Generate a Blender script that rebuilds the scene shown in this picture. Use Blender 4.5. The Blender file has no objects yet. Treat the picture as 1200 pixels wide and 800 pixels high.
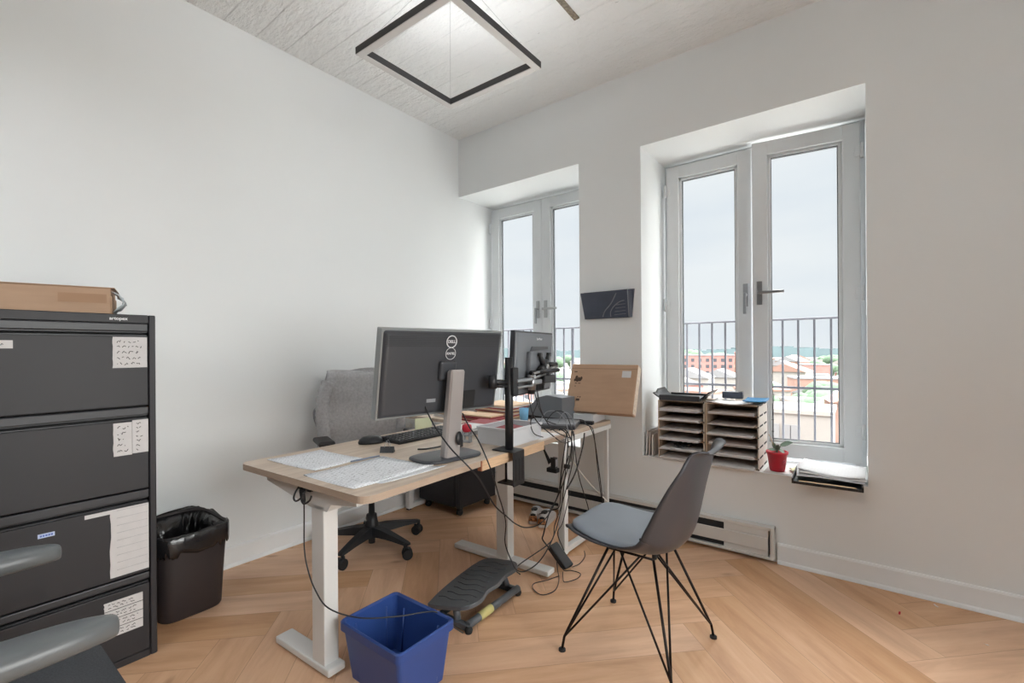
import bpy, bmesh, math, random
from mathutils import Vector, Matrix
random.seed(7)
S = bpy.context.scene
COL = S.collection
PI = math.pi
R = math.radians

# ------------------------------------------------------------------ materials
def lin(c):
    return tuple(((v/255)/12.92 if v/255 <= .04045 else ((v/255+.055)/1.055)**2.4) for v in c)

def new_mat(name):
    m = bpy.data.materials.new(name); m.use_nodes = True
    nt = m.node_tree; b = nt.nodes['Principled BSDF']
    return m, nt, b

def mat(name, rgb, rough=.6, metal=0., var=.06, scale=8., bump=0., bscale=60., spec=.5, coat=0., stretch=None):
    """procedural principled material: colour broken up with noise, optional bump"""
    m, nt, b = new_mat(name)
    L = nt.links
    tc = nt.nodes.new('ShaderNodeTexCoord'); mp = nt.nodes.new('ShaderNodeMapping')
    L.new(tc.outputs['Object'], mp.inputs[0])
    if stretch: mp.inputs['Scale'].default_value = stretch
    n = nt.nodes.new('ShaderNodeTexNoise'); n.inputs['Scale'].default_value = scale; n.inputs['Detail'].default_value = 3
    L.new(mp.outputs[0], n.inputs['Vector'])
    r = nt.nodes.new('ShaderNodeValToRGB')
    c = lin(rgb)
    r.color_ramp.elements[0].position = .3; r.color_ramp.elements[1].position = .7
    r.color_ramp.elements[0].color = (*[v*(1-var) for v in c], 1)
    r.color_ramp.elements[1].color = (*[min(1, v*(1+var)) for v in c], 1)
    L.new(n.outputs[0], r.inputs[0]); L.new(r.outputs[0], b.inputs['Base Color'])
    b.inputs['Roughness'].default_value = rough; b.inputs['Metallic'].default_value = metal
    b.inputs['Specular IOR Level'].default_value = spec; b.inputs['Coat Weight'].default_value = coat
    if bump:
        n2 = nt.nodes.new('ShaderNodeTexNoise'); n2.inputs['Scale'].default_value = bscale; n2.inputs['Detail'].default_value = 4
        L.new(mp.outputs[0], n2.inputs['Vector'])
        bp = nt.nodes.new('ShaderNodeBump'); bp.inputs['Strength'].default_value = bump; bp.inputs['Distance'].default_value = .002
        L.new(n2.outputs[0], bp.inputs['Height']); L.new(bp.outputs[0], b.inputs['Normal'])
    return m

M = {}
M['wall'] = mat('white_wall_paint', (234, 237, 238), .55, var=.012, scale=1.5, bump=.06, bscale=220, spec=.3)
M['wallgrey'] = mat('bounce_cutting_grey', (86, 88, 92), .6, var=.02)  # dark tone given to unseen walls to cut light bounced onto the window wall
M['trim'] = mat('white_trim_paint', (238, 240, 241), .4, var=.01)
M['win'] = mat('white_window_frame', (224, 228, 231), .35, var=.015)
M['wgrey'] = mat('grey_gasket', (70, 74, 78), .6)
M['steel'] = mat('brushed_steel', (170, 172, 174), .35, 1., var=.05, scale=40)
M['heater'] = mat('heater_enamel', (214, 212, 208), .4, var=.015)
M['darkgap'] = mat('dark_gap', (52, 52, 54), .7)
M['black'] = mat('black_plastic', (34, 35, 38), .45, var=.1)
M['blackrub'] = mat('black_rubber', (26, 26, 28), .75, var=.1)
M['cab'] = mat('charcoal_cabinet_paint', (38, 37, 41), .50, var=.05, scale=3, bump=.08, bscale=300)
M['cabrail'] = mat('charcoal_cabinet_rail', (52, 53, 57), .4, var=.04)
M['cabdark'] = mat('cabinet_recess', (24, 24, 26), .6)
M['label'] = mat('label_paper', (212, 210, 210), .8, var=.03, scale=30)
M['ink'] = mat('black_ink', (40, 40, 44), .8)
M['card'] = mat('brown_cardboard', (186, 154, 128), .85, var=.06, scale=5, bump=.15, bscale=90, stretch=(1, 1, 6))
M['carddark'] = mat('cardboard_print', (80, 62, 50), .85)
M['tape'] = mat('brown_packing_tape', (172, 136, 108), .3, var=.05)
M['cardedge'] = mat('worn_cardboard_edge', (214, 198, 180), .85, var=.12, scale=60)
M['deskleg'] = mat('light_grey_powder_coat', (222, 222, 220), .4, var=.015)
M['deskgrey'] = mat('grey_steel_column', (150, 150, 150), .35, .6, var=.03)
M['ply'] = mat('plywood_edge', (216, 184, 150), .6, var=.1, scale=12, stretch=(1, 1, 14))
M['cut'] = mat('red_brown_end_grain', (160, 104, 78), .7, var=.15, scale=60)
M['bag'] = mat('black_bin_liner', (30, 30, 33), .22, var=.2, scale=20, bump=1., bscale=45, spec=.7)
M['bin'] = mat('black_bin_plastic', (52, 45, 46), .55, var=.08, scale=6)
M['blue'] = mat('blue_bin_plastic', (48, 76, 140), .35, var=.05, scale=4)
M['monback'] = mat('dark_grey_monitor_plastic', (62, 64, 69), .38, var=.05, scale=4)
M['mongrey'] = mat('grey_monitor_plastic', (112, 116, 122), .4, var=.04)
M['monside'] = mat('silver_monitor_rim', (150, 155, 156), .3, .5)
M['silver'] = mat('silver_stand', (196, 190, 188), .32, .55, var=.03, scale=3)
M['screen'] = mat('black_screen', (14, 15, 18), .12)
M['logo'] = mat('white_logo_print', (230, 232, 235), .5)
M['logod'] = mat('grey_logo_print', (140, 143, 148), .5)
M['fabric'] = mat('grey_knit_fabric', (178, 178, 180), .95, var=.12, scale=70, bump=.6, bscale=300)
M['mesh'] = mat('charcoal_seat_fabric', (62, 64, 68), .9, var=.25, scale=260, bump=.5, bscale=320)
M['armpad'] = mat('grey_armrest_rubber', (100, 104, 106), .33, var=.06, scale=6)
M['shell'] = mat('graphite_chair_shell', (62, 62, 67), .38, var=.03)
M['cushion'] = mat('blue_grey_leatherette', (140, 149, 160), .5, var=.04, bump=.1, bscale=200)
M['wire'] = mat('black_wire_rod', (36, 28, 26), .35, .6)
M['foot'] = mat('dark_grey_footrest', (86, 90, 95), .35, var=.05, scale=9)
M['yellow'] = mat('faded_yellow_label', (196, 186, 124), .8, var=.06)
M['postit'] = mat('pale_yellow_note', (240, 242, 204), .85, var=.03)
M['red'] = mat('red_plastic', (196, 30, 52), .3, var=.05)
M['redcard'] = mat('dark_red_folder', (150, 60, 66), .7, var=.08)
M['whiteplastic'] = mat('white_tray_plastic', (216, 218, 222), .35, var=.02)
M['cable'] = mat('black_cable', (38, 38, 41), .42, var=.08)
M['cablew'] = mat('white_cable', (222, 218, 208), .5)
M['cableg'] = mat('grey_cable', (150, 152, 156), .5)
M['bluepl'] = mat('clear_blue_plastic', (120, 176, 214), .2, var=.1, scale=30)
M['bluef'] = mat('blue_folder', (58, 132, 182), .5, var=.06)
M['orgwood'] = mat('organizer_fibreboard', (196, 172, 150), .8, var=.08, scale=20)
M['orgwhite'] = mat('organizer_white_edge', (222, 212, 202), .7, var=.04)
M['hole'] = mat('dark_notch', (50, 40, 38), .8)
M['paper'] = None
M['leaf'] = mat('dusty_green_leaf', (112, 134, 118), .5, var=.2, scale=25)
M['soil'] = mat('potting_soil', (58, 46, 38), .95, var=.3, scale=60)
M['iron'] = mat('dark_railing_iron', (112, 112, 120), .5, .2)
M['pocket'] = mat('smoked_plastic_pocket', (78, 84, 98), .22, var=.12, scale=10)
M['shoefab'] = mat('light_sneaker_fabric', (190, 186, 184), .8, var=.06, scale=20)
M['shoesole'] = mat('pale_sneaker_sole', (206, 200, 194), .6)
M['wood'] = mat('pale_wood_strip', (206, 174, 130), .6, var=.08, scale=20)
M['patch'] = mat('bare_rusty_metal', (132, 122, 108), .8, .2, var=.35, scale=60, bump=.5)
M['plastwrap'] = mat('clear_plastic_wrap', (206, 214, 218), .15, var=.05)

def paper_mat(name, rgb, lines=55., amt=.3, vec='Generated'):
    m, nt, b = new_mat(name); L = nt.links
    tc = nt.nodes.new('ShaderNodeTexCoord')
    mp = nt.nodes.new('ShaderNodeMapping'); mp.inputs['Scale'].default_value = (1, 1, 1)
    L.new(tc.outputs[vec], mp.inputs[0])
    br = nt.nodes.new('ShaderNodeTexBrick'); br.inputs['Scale'].default_value = lines/6
    c = lin(rgb); d = tuple(v*(1-amt) for v in c)
    br.inputs['Color1'].default_value = (*c, 1); br.inputs['Color2'].default_value = (*tuple(v*.985 for v in c), 1)
    br.inputs['Mortar'].default_value = (*d, 1); br.inputs['Mortar Size'].default_value = .012
    L.new(mp.outputs[0], br.inputs['Vector'])
    n = nt.nodes.new('ShaderNodeTexNoise'); n.inputs['Scale'].default_value = lines*.6; n.inputs['Detail'].default_value = 4
    L.new(mp.outputs[0], n.inputs['Vector'])
    r = nt.nodes.new('ShaderNodeValToRGB'); r.color_ramp.elements[0].position = .60; r.color_ramp.elements[1].position = .68
    r.color_ramp.elements[0].color = (0, 0, 0, 1); r.color_ramp.elements[1].color = (amt, amt, amt, 1)
    L.new(n.outputs[0], r.inputs[0])
    mx = nt.nodes.new('ShaderNodeMixRGB'); mx.inputs[2].default_value = (*lin((120, 122, 128)), 1)
    L.new(r.outputs[0], mx.inputs[0]); L.new(br.outputs[0], mx.inputs[1]); L.new(mx.outputs[0], b.inputs['Base Color'])
    b.inputs['Roughness'].default_value = .8
    return m
M['plan'] = paper_mat('printed_plan_paper', (236, 238, 242), 46, .62)
M['sheet'] = paper_mat('plain_document_paper', (226, 226, 228), 30, .12)
M['sheetw'] = mat('white_paper', (228, 226, 226), .8, var=.02, scale=20)
M['sheetg'] = mat('stacked_grey_paper', (200, 190, 186), .85, var=.12, scale=40, stretch=(1, 1, 20))

# herringbone floor
def floor_mat():
    m, nt, b = new_mat('oak_herringbone_floor'); L = nt.links; N = nt.nodes.new
    uv = N('ShaderNodeUVMap'); uv.uv_map = 'UVMap'
    at = N('ShaderNodeAttribute'); at.attribute_name = 'plank'
    sep = N('ShaderNodeSeparateXYZ'); L.new(uv.outputs[0], sep.inputs[0])
    # grain coordinates: stretched along the plank and offset per plank
    cmb = N('ShaderNodeCombineXYZ')
    m1 = N('ShaderNodeMath'); m1.operation = 'MULTIPLY'; m1.inputs[1].default_value = 1.4; L.new(sep.outputs[0], m1.inputs[0])
    m2 = N('ShaderNodeMath'); m2.operation = 'MULTIPLY'; m2.inputs[1].default_value = 10.; L.new(sep.outputs[1], m2.inputs[0])
    m3 = N('ShaderNodeMath'); m3.operation = 'MULTIPLY'; m3.inputs[1].default_value = 40.; L.new(at.outputs['Fac'], m3.inputs[0])
    L.new(m1.outputs[0], cmb.inputs[0]); L.new(m2.outputs[0], cmb.inputs[1]); L.new(m3.outputs[0], cmb.inputs[2])
    g = N('ShaderNodeTexNoise'); g.inputs['Scale'].default_value = 1.6; g.inputs['Detail'].default_value = 8; g.inputs['Roughness'].default_value = .62; g.inputs['Distortion'].default_value = .35
    L.new(cmb.outputs[0], g.inputs['Vector'])
    r = N('ShaderNodeValToRGB')
    e = r.color_ramp.elements
    e[0].position = .15; e[0].color = (*lin((182, 134, 96)), 1)
    e[1].position = .85; e[1].color = (*lin((228, 188, 148)), 1)
    k = e.new(.5); k.color = (*lin((211, 164, 124)), 1)
    L.new(g.outputs[0], r.inputs[0])
    # plank tint
    hs = N('ShaderNodeHueSaturation'); L.new(r.outputs[0], hs.inputs['Color'])
    mr = N('ShaderNodeMapRange'); mr.inputs[3].default_value = .90; mr.inputs[4].default_value = 1.07; L.new(at.outputs['Fac'], mr.inputs[0]); L.new(mr.outputs[0], hs.inputs['Value'])
    mr2 = N('ShaderNodeMapRange'); mr2.inputs[3].default_value = 1.02; mr2.inputs[4].default_value = .84; L.new(at.outputs['Fac'], mr2.inputs[0]); L.new(mr2.outputs[0], hs.inputs['Saturation'])
    # knots
    cm2 = N('ShaderNodeCombineXYZ'); k1 = N('ShaderNodeMath'); k1.operation = 'MULTIPLY'; k1.inputs[1].default_value = 2.2; L.new(sep.outputs[0], k1.inputs[0])
    k2 = N('ShaderNodeMath'); k2.operation = 'MULTIPLY'; k2.inputs[1].default_value = 5.; L.new(sep.outputs[1], k2.inputs[0])
    L.new(k1.outputs[0], cm2.inputs[0]); L.new(k2.outputs[0], cm2.inputs[1]); L.new(m3.outputs[0], cm2.inputs[2])
    vo = N('ShaderNodeTexVoronoi'); vo.inputs['Scale'].default_value = 1.; L.new(cm2.outputs[0], vo.inputs['Vector'])
    kr = N('ShaderNodeValToRGB'); kr.color_ramp.elements[0].position = .02; kr.color_ramp.elements[0].color = (.5, .5, .5, 1); kr.color_ramp.elements[1].position = .11; kr.color_ramp.elements[1].color = (0, 0, 0, 1)
    L.new(vo.outputs['Distance'], kr.inputs[0])
    mk = N('ShaderNodeMixRGB'); mk.inputs[2].default_value = (*lin((128, 84, 58)), 1); L.new(kr.outputs[0], mk.inputs[0]); L.new(hs.outputs[0], mk.inputs[1])
    # joints
    def edge(src, size):
        a = N('ShaderNodeMath'); a.operation = 'SUBTRACT'; a.inputs[0].default_value = size; L.new(src, a.inputs[1])
        mn = N('ShaderNodeMath'); mn.operation = 'MINIMUM'; L.new(src, mn.inputs[0]); L.new(a.outputs[0], mn.inputs[1]); return mn.outputs[0]
    e1 = edge(sep.outputs[0], PL); e2 = edge(sep.outputs[1], PW)
    mn = N('ShaderNodeMath'); mn.operation = 'MINIMUM'; L.new(e1, mn.inputs[0]); L.new(e2, mn.inputs[1])
    lt = N('ShaderNodeMath'); lt.operation = 'LESS_THAN'; lt.inputs[1].default_value = .0011; L.new(mn.outputs[0], lt.inputs[0])
    ml = N('ShaderNodeMath'); ml.operation = 'MULTIPLY'; ml.inputs[1].default_value = .45; L.new(lt.outputs[0], ml.inputs[0])
    mj = N('ShaderNodeMixRGB'); mj.inputs[2].default_value = (*lin((112, 76, 54)), 1); L.new(ml.outputs[0], mj.inputs[0]); L.new(mk.outputs[0], mj.inputs[1])
    L.new(mj.outputs[0], b.inputs['Base Color'])
    b.inputs['Roughness'].default_value = .42; b.inputs['Specular IOR Level'].default_value = .35
    bp = N('ShaderNodeBump'); bp.inputs['Strength'].default_value = .12; bp.inputs['Distance'].default_value = .002
    L.new(g.outputs[0], bp.inputs['Height']); L.new(bp.outputs[0], b.inputs['Normal'])
    return m
PW, PL = .178, .178*6
M['floor'] = floor_mat()

def ceiling_mat():
    m, nt, b = new_mat('painted_board_formed_concrete'); L = nt.links; N = nt.nodes.new
    tc = N('ShaderNodeTexCoord'); sep = N('ShaderNodeSeparateXYZ'); L.new(tc.outputs['Object'], sep.inputs[0])
    # boards run along X; pitch .17 m in Y, each board its own level
    d = N('ShaderNodeMath'); d.operation = 'DIVIDE'; d.inputs[1].default_value = .17; L.new(sep.outputs[1], d.inputs[0])
    wn0 = N('ShaderNodeTexNoise'); wn0.inputs['Scale'].default_value = 2.5; L.new(tc.outputs['Object'], wn0.inputs['Vector'])
    ad = N('ShaderNodeMath'); ad.operation = 'MULTIPLY_ADD'; ad.inputs[1].default_value = .10; L.new(wn0.outputs[0], ad.inputs[0]); L.new(d.outputs[0], ad.inputs[2])
    fr = N('ShaderNodeMath'); fr.operation = 'FRACT'; L.new(ad.outputs[0], fr.inputs[0])
    fl = N('ShaderNodeMath'); fl.operation = 'FLOOR'; L.new(ad.outputs[0], fl.inputs[0])
    wn = N('ShaderNodeTexWhiteNoise'); wn.noise_dimensions = '1D'; L.new(fl.outputs[0], wn.inputs['W'])
    jr = N('ShaderNodeValToRGB'); jr.color_ramp.elements[0].position = 0; jr.color_ramp.elements[0].color = (0, 0, 0, 1); jr.color_ramp.elements[1].position = .05; jr.color_ramp.elements[1].color = (1, 1, 1, 1)
    L.new(fr.outputs[0], jr.inputs[0])
    n = N('ShaderNodeTexNoise'); n.inputs['Scale'].default_value = 9; n.inputs['Detail'].default_value = 9; n.inputs['Roughness'].default_value = .68
    mp = N('ShaderNodeMapping'); mp.inputs['Scale'].default_value = (1., 2.2, 1); L.new(tc.outputs['Object'], mp.inputs[0]); L.new(mp.outputs[0], n.inputs['Vector'])
    n3 = N('ShaderNodeTexVoronoi'); n3.inputs['Scale'].default_value = 26; L.new(mp.outputs[0], n3.inputs['Vector'])
    h1 = N('ShaderNodeMath'); h1.operation = 'MULTIPLY_ADD'; h1.inputs[1].default_value = .35; L.new(wn.outputs['Value'], h1.inputs[0]); L.new(n.outputs[0], h1.inputs[2])
    h2 = N('ShaderNodeMath'); h2.operation = 'MULTIPLY_ADD'; h2.inputs[1].default_value = .25; L.new(jr.outputs[0], h2.inputs[0]); L.new(h1.outputs[0], h2.inputs[2])
    h3 = N('ShaderNodeMath'); h3.operation = 'MULTIPLY_ADD'; h3.inputs[1].default_value = .12; L.new(n3.outputs['Distance'], h3.inputs[0]); L.new(h2.outputs[0], h3.inputs[2])
    bp = N('ShaderNodeBump'); bp.inputs['Strength'].default_value = 1.; bp.inputs['Distance'].default_value = .03
    L.new(h3.outputs[0], bp.inputs['Height']); L.new(bp.outputs[0], b.inputs['Normal'])
    # small unpainted pits
    n4 = N('ShaderNodeTexNoise'); n4.inputs['Scale'].default_value = 11; n4.inputs['Detail'].default_value = 9; n4.inputs['Roughness'].default_value = .7; mp4 = N('ShaderNodeMapping'); mp4.inputs['Scale'].default_value = (.6, 1.5, 1); L.new(tc.outputs['Object'], mp4.inputs[0]); L.new(mp4.outputs[0], n4.inputs['Vector'])
    pr = N('ShaderNodeValToRGB'); pr.color_ramp.elements[0].position = .67; pr.color_ramp.elements[0].color = (0, 0, 0, 1); pr.color_ramp.elements[1].position = .72; pr.color_ramp.elements[1].color = (.7, .7, .7, 1)
    L.new(n4.outputs[0], pr.inputs[0])
    mx = N('ShaderNodeMixRGB'); mx.inputs[1].default_value = (*lin((246, 247, 247)), 1); mx.inputs[2].default_value = (*lin((150, 148, 144)), 1)
    L.new(pr.outputs[0], mx.inputs[0]); L.new(mx.outputs[0], b.inputs['Base Color'])
    b.inputs['Roughness'].default_value = .6; b.inputs['Specular IOR Level'].default_value = .3
    return m
M['ceiling'] = ceiling_mat()

def glass_mat():
    m = bpy.data.materials.new('window_glass'); m.use_nodes = True; nt = m.node_tree; nt.nodes.clear(); N = nt.nodes.new
    o = N('ShaderNodeOutputMaterial'); t = N('ShaderNodeBsdfTransparent'); t.inputs[0].default_value = (.97, .985, .985, 1)
    g = N('ShaderNodeBsdfGlossy'); g.inputs['Roughness'].default_value = .02
    lw = N('ShaderNodeLayerWeight'); lw.inputs[0].default_value = .12
    sc = N('ShaderNodeMath'); sc.operation = 'MULTIPLY'; sc.inputs[1].default_value = .35; nt.links.new(lw.outputs['Fresnel'], sc.inputs[0])
    mx = N('ShaderNodeMixShader'); nt.links.new(sc.outputs[0], mx.inputs[0]); nt.links.new(t.outputs[0], mx.inputs[1]); nt.links.new(g.outputs[0], mx.inputs[2]); nt.links.new(mx.outputs[0], o.inputs[0])
    return m
M['glass'] = glass_mat()

def desk_mat():
    m, nt, b = new_mat('ash_laminate_desktop'); L = nt.links; N = nt.nodes.new
    tc = N('ShaderNodeTexCoord'); mp = N('ShaderNodeMapping'); mp.inputs['Scale'].default_value = (22, 1.4, 22); L.new(tc.outputs['Object'], mp.inputs[0])
    n = N('ShaderNodeTexNoise'); n.inputs['Scale'].default_value = 1.5; n.inputs['Detail'].default_value = 7; n.inputs['Distortion'].default_value = .4; L.new(mp.outputs[0], n.inputs['Vector'])
    r = N('ShaderNodeValToRGB'); r.color_ramp.elements[0].position = .3; r.color_ramp.elements[0].color = (*lin((188, 168, 150)), 1); r.color_ramp.elements[1].position = .7; r.color_ramp.elements[1].color = (*lin((214, 197, 179)), 1)
    L.new(n.outputs[0], r.inputs[0]); L.new(r.outputs[0], b.inputs['Base Color']); b.inputs['Roughness'].default_value = .45
    return m
M['desk'] = desk_mat()
M['deskedge'] = mat('desk_edge_band', (176, 156, 138), .55, var=.06, scale=14, stretch=(1, 1, 8))

def leopard_mat():
    m, nt, b = new_mat('leopard_print_heel'); L = nt.links; N = nt.nodes.new
    tc = N('ShaderNodeTexCoord'); v = N('ShaderNodeTexVoronoi'); v.inputs['Scale'].default_value = 95; L.new(tc.outputs['Object'], v.inputs['Vector'])
    r = N('ShaderNodeValToRGB'); r.color_ramp.elements[0].position = .32; r.color_ramp.elements[0].color = (*lin((30, 22, 18)), 1); r.color_ramp.elements[1].position = .4; r.color_ramp.elements[1].color = (*lin((190, 128, 84)), 1)
    L.new(v.outputs['Distance'], r.inputs[0]); L.new(r.outputs[0], b.inputs['Base Color']); b.inputs['Roughness'].default_value = .7
    return m
M['leopard'] = leopard_mat()

def diffuser_mat():
    m, nt, b = new_mat('lamp_diffuser')
    b.inputs['Base Color'].default_value = (*lin((222, 222, 222)), 1); b.inputs['Roughness'].default_value = .35
    return m
M['diff'] = diffuser_mat()
M['lampblack'] = mat('dark_lamp_profile', (62, 62, 64), .5, .3)

# ------------------------------------------------------------------ geometry helpers
class MB:
    """mesh builder"""
    def __init__(s): s.bm = bmesh.new()
    def _mi(s, fs, mi):
        for f in fs: f.material_index = mi
    def box(s, x0, x1, y0, y1, z0, z1, bev=0, seg=2, mi=0, mtx=None):
        r = bmesh.ops.create_cube(s.bm, size=1)
        vs = r['verts']
        for v in vs:
            v.co = Vector(((x0+x1)/2+v.co.x*(x1-x0), (y0+y1)/2+v.co.y*(y1-y0), (z0+z1)/2+v.co.z*(z1-z0)))
        fs = set(f for v in vs for f in v.link_faces); s._mi(fs, mi)
        if bev:
            es = list(set(e for v in vs for e in v.link_edges))
            r2 = bmesh.ops.bevel(s.bm, geom=es, offset=bev, segments=seg, affect='EDGES', profile=.5)
            vs = list(set(v for f in r2['faces'] for v in f.verts) | set(v for v in vs if v.is_valid)); s._mi(r2['faces'], mi)
            vs = [v for v in vs if v.is_valid]
            # faces connected
            st = set(vs); q = list(vs)
            while q:
                v = q.pop()
                for e in v.link_edges:
                    o = e.other_vert(v)
                    if o not in st: st.add(o); q.append(o)
            vs = list(st); s._mi(set(f for v in vs for f in v.link_faces), mi)
        if mtx is not None:
            for v in vs: v.co = mtx @ v.co
        return vs
    def prism(s, pts, z0, z1, mi=0, axis='z', mtx=None, mi_side=None):
        """extrude a 2-D outline; axis z: (x,y), axis y: (x,z), axis x: (y,z)"""
        def c(p, h):
            if axis == 'z': return Vector((p[0], p[1], h))
            if axis == 'y': return Vector((p[0], h, p[1]))
            return Vector((h, p[0], p[1]))
        a = [s.bm.verts.new(c(p, z0)) for p in pts]; b = [s.bm.verts.new(c(p, z1)) for p in pts]
        n = len(pts); fs = []
        fs.append(s.bm.faces.new(a[::-1])); fs.append(s.bm.faces.new(b)); s._mi(fs, mi)
        for i in range(n):
            f = s.bm.faces.new((a[i], a[(i+1) % n], b[(i+1) % n], b[i])); f.material_index = mi if mi_side is None else mi_side
        if mtx is not None:
            for v in a+b: v.co = mtx @ v.co
        return a+b
    def tube(s, pts, r, seg=8, mi=0, cap=True, smooth=True):
        pts = [Vector(p) for p in pts]
        rings = []; up = None
        for i, p in enumerate(pts):
            d = (pts[min(i+1, len(pts)-1)]-pts[max(i-1, 0)])
            if d.length < 1e-7: d = Vector((0, 0, 1))
            d.normalize()
            if up is None:
                up = Vector((0, 0, 1)) if abs(d.z) < .9 else Vector((1, 0, 0))
            u = d.cross(up)
            if u.length < 1e-5: u = d.cross(Vector((1, 0, 0)))
            u.normalize(); w = u.cross(d).normalized(); up = w
            rr = r[i] if isinstance(r, (list, tuple)) else r
            rings.append([s.bm.verts.new(p+(u*math.cos(t)+w*math.sin(t))*rr) for t in [2*PI*k/seg for k in range(seg)]])
        for a, b in zip(rings, rings[1:]):
            for k in range(seg):
                f = s.bm.faces.new((a[k], a[(k+1) % seg], b[(k+1) % seg], b[k])); f.material_index = mi; f.smooth = smooth
        if cap:
            for q in (rings[0][::-1], rings[-1]):
                f = s.bm.faces.new(q); f.material_index = mi
        return [v for q in rings for v in q]
    def lathe(s, prof, seg=24, mi=0, c=(0, 0, 0), smooth=True, sx=1, sy=1, sq=0, cap=True):
        """revolve (r,z) profile around z at c; sq squares the section (superellipse)"""
        rings = []
        for r_, z in prof:
            ring = []
            for k in range(seg):
                t = 2*PI*k/seg; cx, cy = math.cos(t), math.sin(t)
                if sq:
                    e = 2/sq; cx = math.copysign(abs(cx)**e, cx); cy = math.copysign(abs(cy)**e, cy)
                ring.append(s.bm.verts.new((c[0]+r_*cx*sx, c[1]+r_*cy*sy, c[2]+z)))
            rings.append(ring)
        for a, b in zip(rings, rings[1:]):
            for k in range(seg):
                f = s.bm.faces.new((a[k], a[(k+1) % seg], b[(k+1) % seg], b[k])); f.material_index = mi; f.smooth = smooth
        for q, ok in ((rings[0][::-1], prof[0][0] > 1e-4), (rings[-1], prof[-1][0] > 1e-4)):
            if ok and cap:
                f = s.bm.faces.new(q); f.material_index = mi
        return [v for q in rings for v in q]
    def grid(s, fn, nu, nv, mi=0, smooth=True):
        V = [[s.bm.verts.new(fn(i/(nu-1), j/(nv-1))) for j in range(nv)] for i in range(nu)]
        for i in range(nu-1):
            for j in range(nv-1):
                f = s.bm.faces.new((V[i][j], V[i+1][j], V[i+1][j+1], V[i][j+1])); f.material_index = mi; f.smooth = smooth
        return V
    def build(s, name, mats, parent=None, loc=None, rotz=0, solid=None, offset=-1, sub=0, clean=True):
        if clean:
            bmesh.ops.remove_doubles(s.bm, verts=s.bm.verts, dist=1e-6)
        bmesh.ops.recalc_face_normals(s.bm, faces=s.bm.faces)
        me = bpy.data.meshes.new(name); s.bm.to_mesh(me); s.bm.free()
        if not isinstance(mats, (list, tuple)): mats = [mats]
        for m in mats: me.materials.append(M[m] if isinstance(m, str) else m)
        o = bpy.data.objects.new(name, me); COL.objects.link(o)
        if loc is not None: o.location = loc
        if rotz: o.rotation_euler = (0, 0, rotz)
        if parent is not None: o.parent = parent
        if solid:
            md = o.modifiers.new('thickness', 'SOLIDIFY'); md.thickness = solid; md.offset = offset
        if sub:
            md = o.modifiers.new('smooth', 'SUBSURF'); md.levels = sub; md.render_levels = sub
        return o

def tag(o, label=None, cat=None, group=None, kind=None):
    if label: o['label'] = label
    if cat: o['category'] = cat
    if group: o['group'] = group
    if kind: o['kind'] = kind
    return o

def thing(name, label, cat, loc=(0, 0, 0), rotz=0, group=None, kind=None, rot=None):
    o = bpy.data.objects.new(name, None); COL.objects.link(o); o.empty_display_size = .1
    o.location = loc; o.rotation_euler = rot if rot else (0, 0, rotz)
    return tag(o, label, cat, group, kind)

def copy_tree(o, parent=None):
    c = o.copy(); COL.objects.link(c)
    if parent is not None: c.parent = parent
    for ch in o.children: copy_tree(ch, c)
    return c

def catmull(pts, n=6):
    P_ = [Vector(p) for p in pts]; P_ = [P_[0]]+P_+[P_[-1]]; out = []
    for i in range(1, len(P_)-2):
        for k in range(n):
            t = k/n; a, b, c, d = P_[i-1:i+3]
            out.append(.5*((2*b)+(c-a)*t+(2*a-5*b+4*c-d)*t*t+(3*b-a-3*c+d)*t**3))
    out.append(P_[-2]); return out

def text_mesh(txt, size, name, m, parent, mtx, ext=.0006, bold=False):
    cu = bpy.data.curves.new(name, 'FONT'); cu.body = txt; cu.size = size; cu.extrude = ext; cu.align_x = 'CENTER'; cu.align_y = 'CENTER'
    if bold: cu.offset = size*.02
    ob = bpy.data.objects.new(name, cu); COL.objects.link(ob)
    bpy.context.view_layer.update()
    me = bpy.data.meshes.new_from_object(ob.evaluated_get(bpy.context.evaluated_depsgraph_get()))
    bpy.data.objects.remove(ob); me.transform(mtx); me.materials.clear(); me.materials.append(M[m]); me.name = name
    o = bpy.data.objects.new(name, me); COL.objects.link(o); o.parent = parent
    return o

def frame_mtx(origin, xdir, ydir):
    x = Vector(xdir).normalized(); y = Vector(ydir).normalized(); z = x.cross(y)
    m = Matrix((x, y, z)).transposed().to_4x4(); m.translation = Vector(origin); return m

# ------------------------------------------------------------------ room shell
XR, YB, H = 4.7, -5.4, 3.04            # right wall x, rear wall y, ceiling height
RD = .475                                # window recess depth
SILL, HEAD = .487, 2.537
# floor
f = MB(); ca, sa = math.cos(R(45)), math.sin(R(45)); w = PW; n = round(PL/PW)
lay = f.bm.loops.layers.uv.new('UVMap'); colr = f.bm.loops.layers.float_color.new('plank')
for a in range(-75, 76):
    for b in range(-75, 76):
        for horiz in (0, 1):
            if horiz and (a-b) % (2*n) == 0: q = [(a, b), (a+n, b), (a+n, b+1), (a, b+1)]
            elif not horiz and (a-b) % (2*n) == n: q = [(a+1, b-n+1), (a+1, b+1), (a, b+1), (a, b-n+1)]
            else: continue
            pts = [((x*w)*ca-(y*w)*sa+.05, (x*w)*sa+(y*w)*ca-.02) for x, y in q]
            if max(p[0] for p in pts) < -.2 or min(p[0] for p in pts) > XR+.2 or max(p[1] for p in pts) < YB-.2 or min(p[1] for p in pts) > .2: continue
            fc = f.bm.faces.new([f.bm.verts.new((p[0], p[1], 0)) for p in pts])
            rv = random.random(); off = random.choice((0, 1))
            for l, uvc in zip(fc.loops, [(0, 0), (PL, 0), (PL, PW), (0, PW)]):
                l[lay].uv = uvc; l[colr] = (rv, rv, rv, 1)
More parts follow.
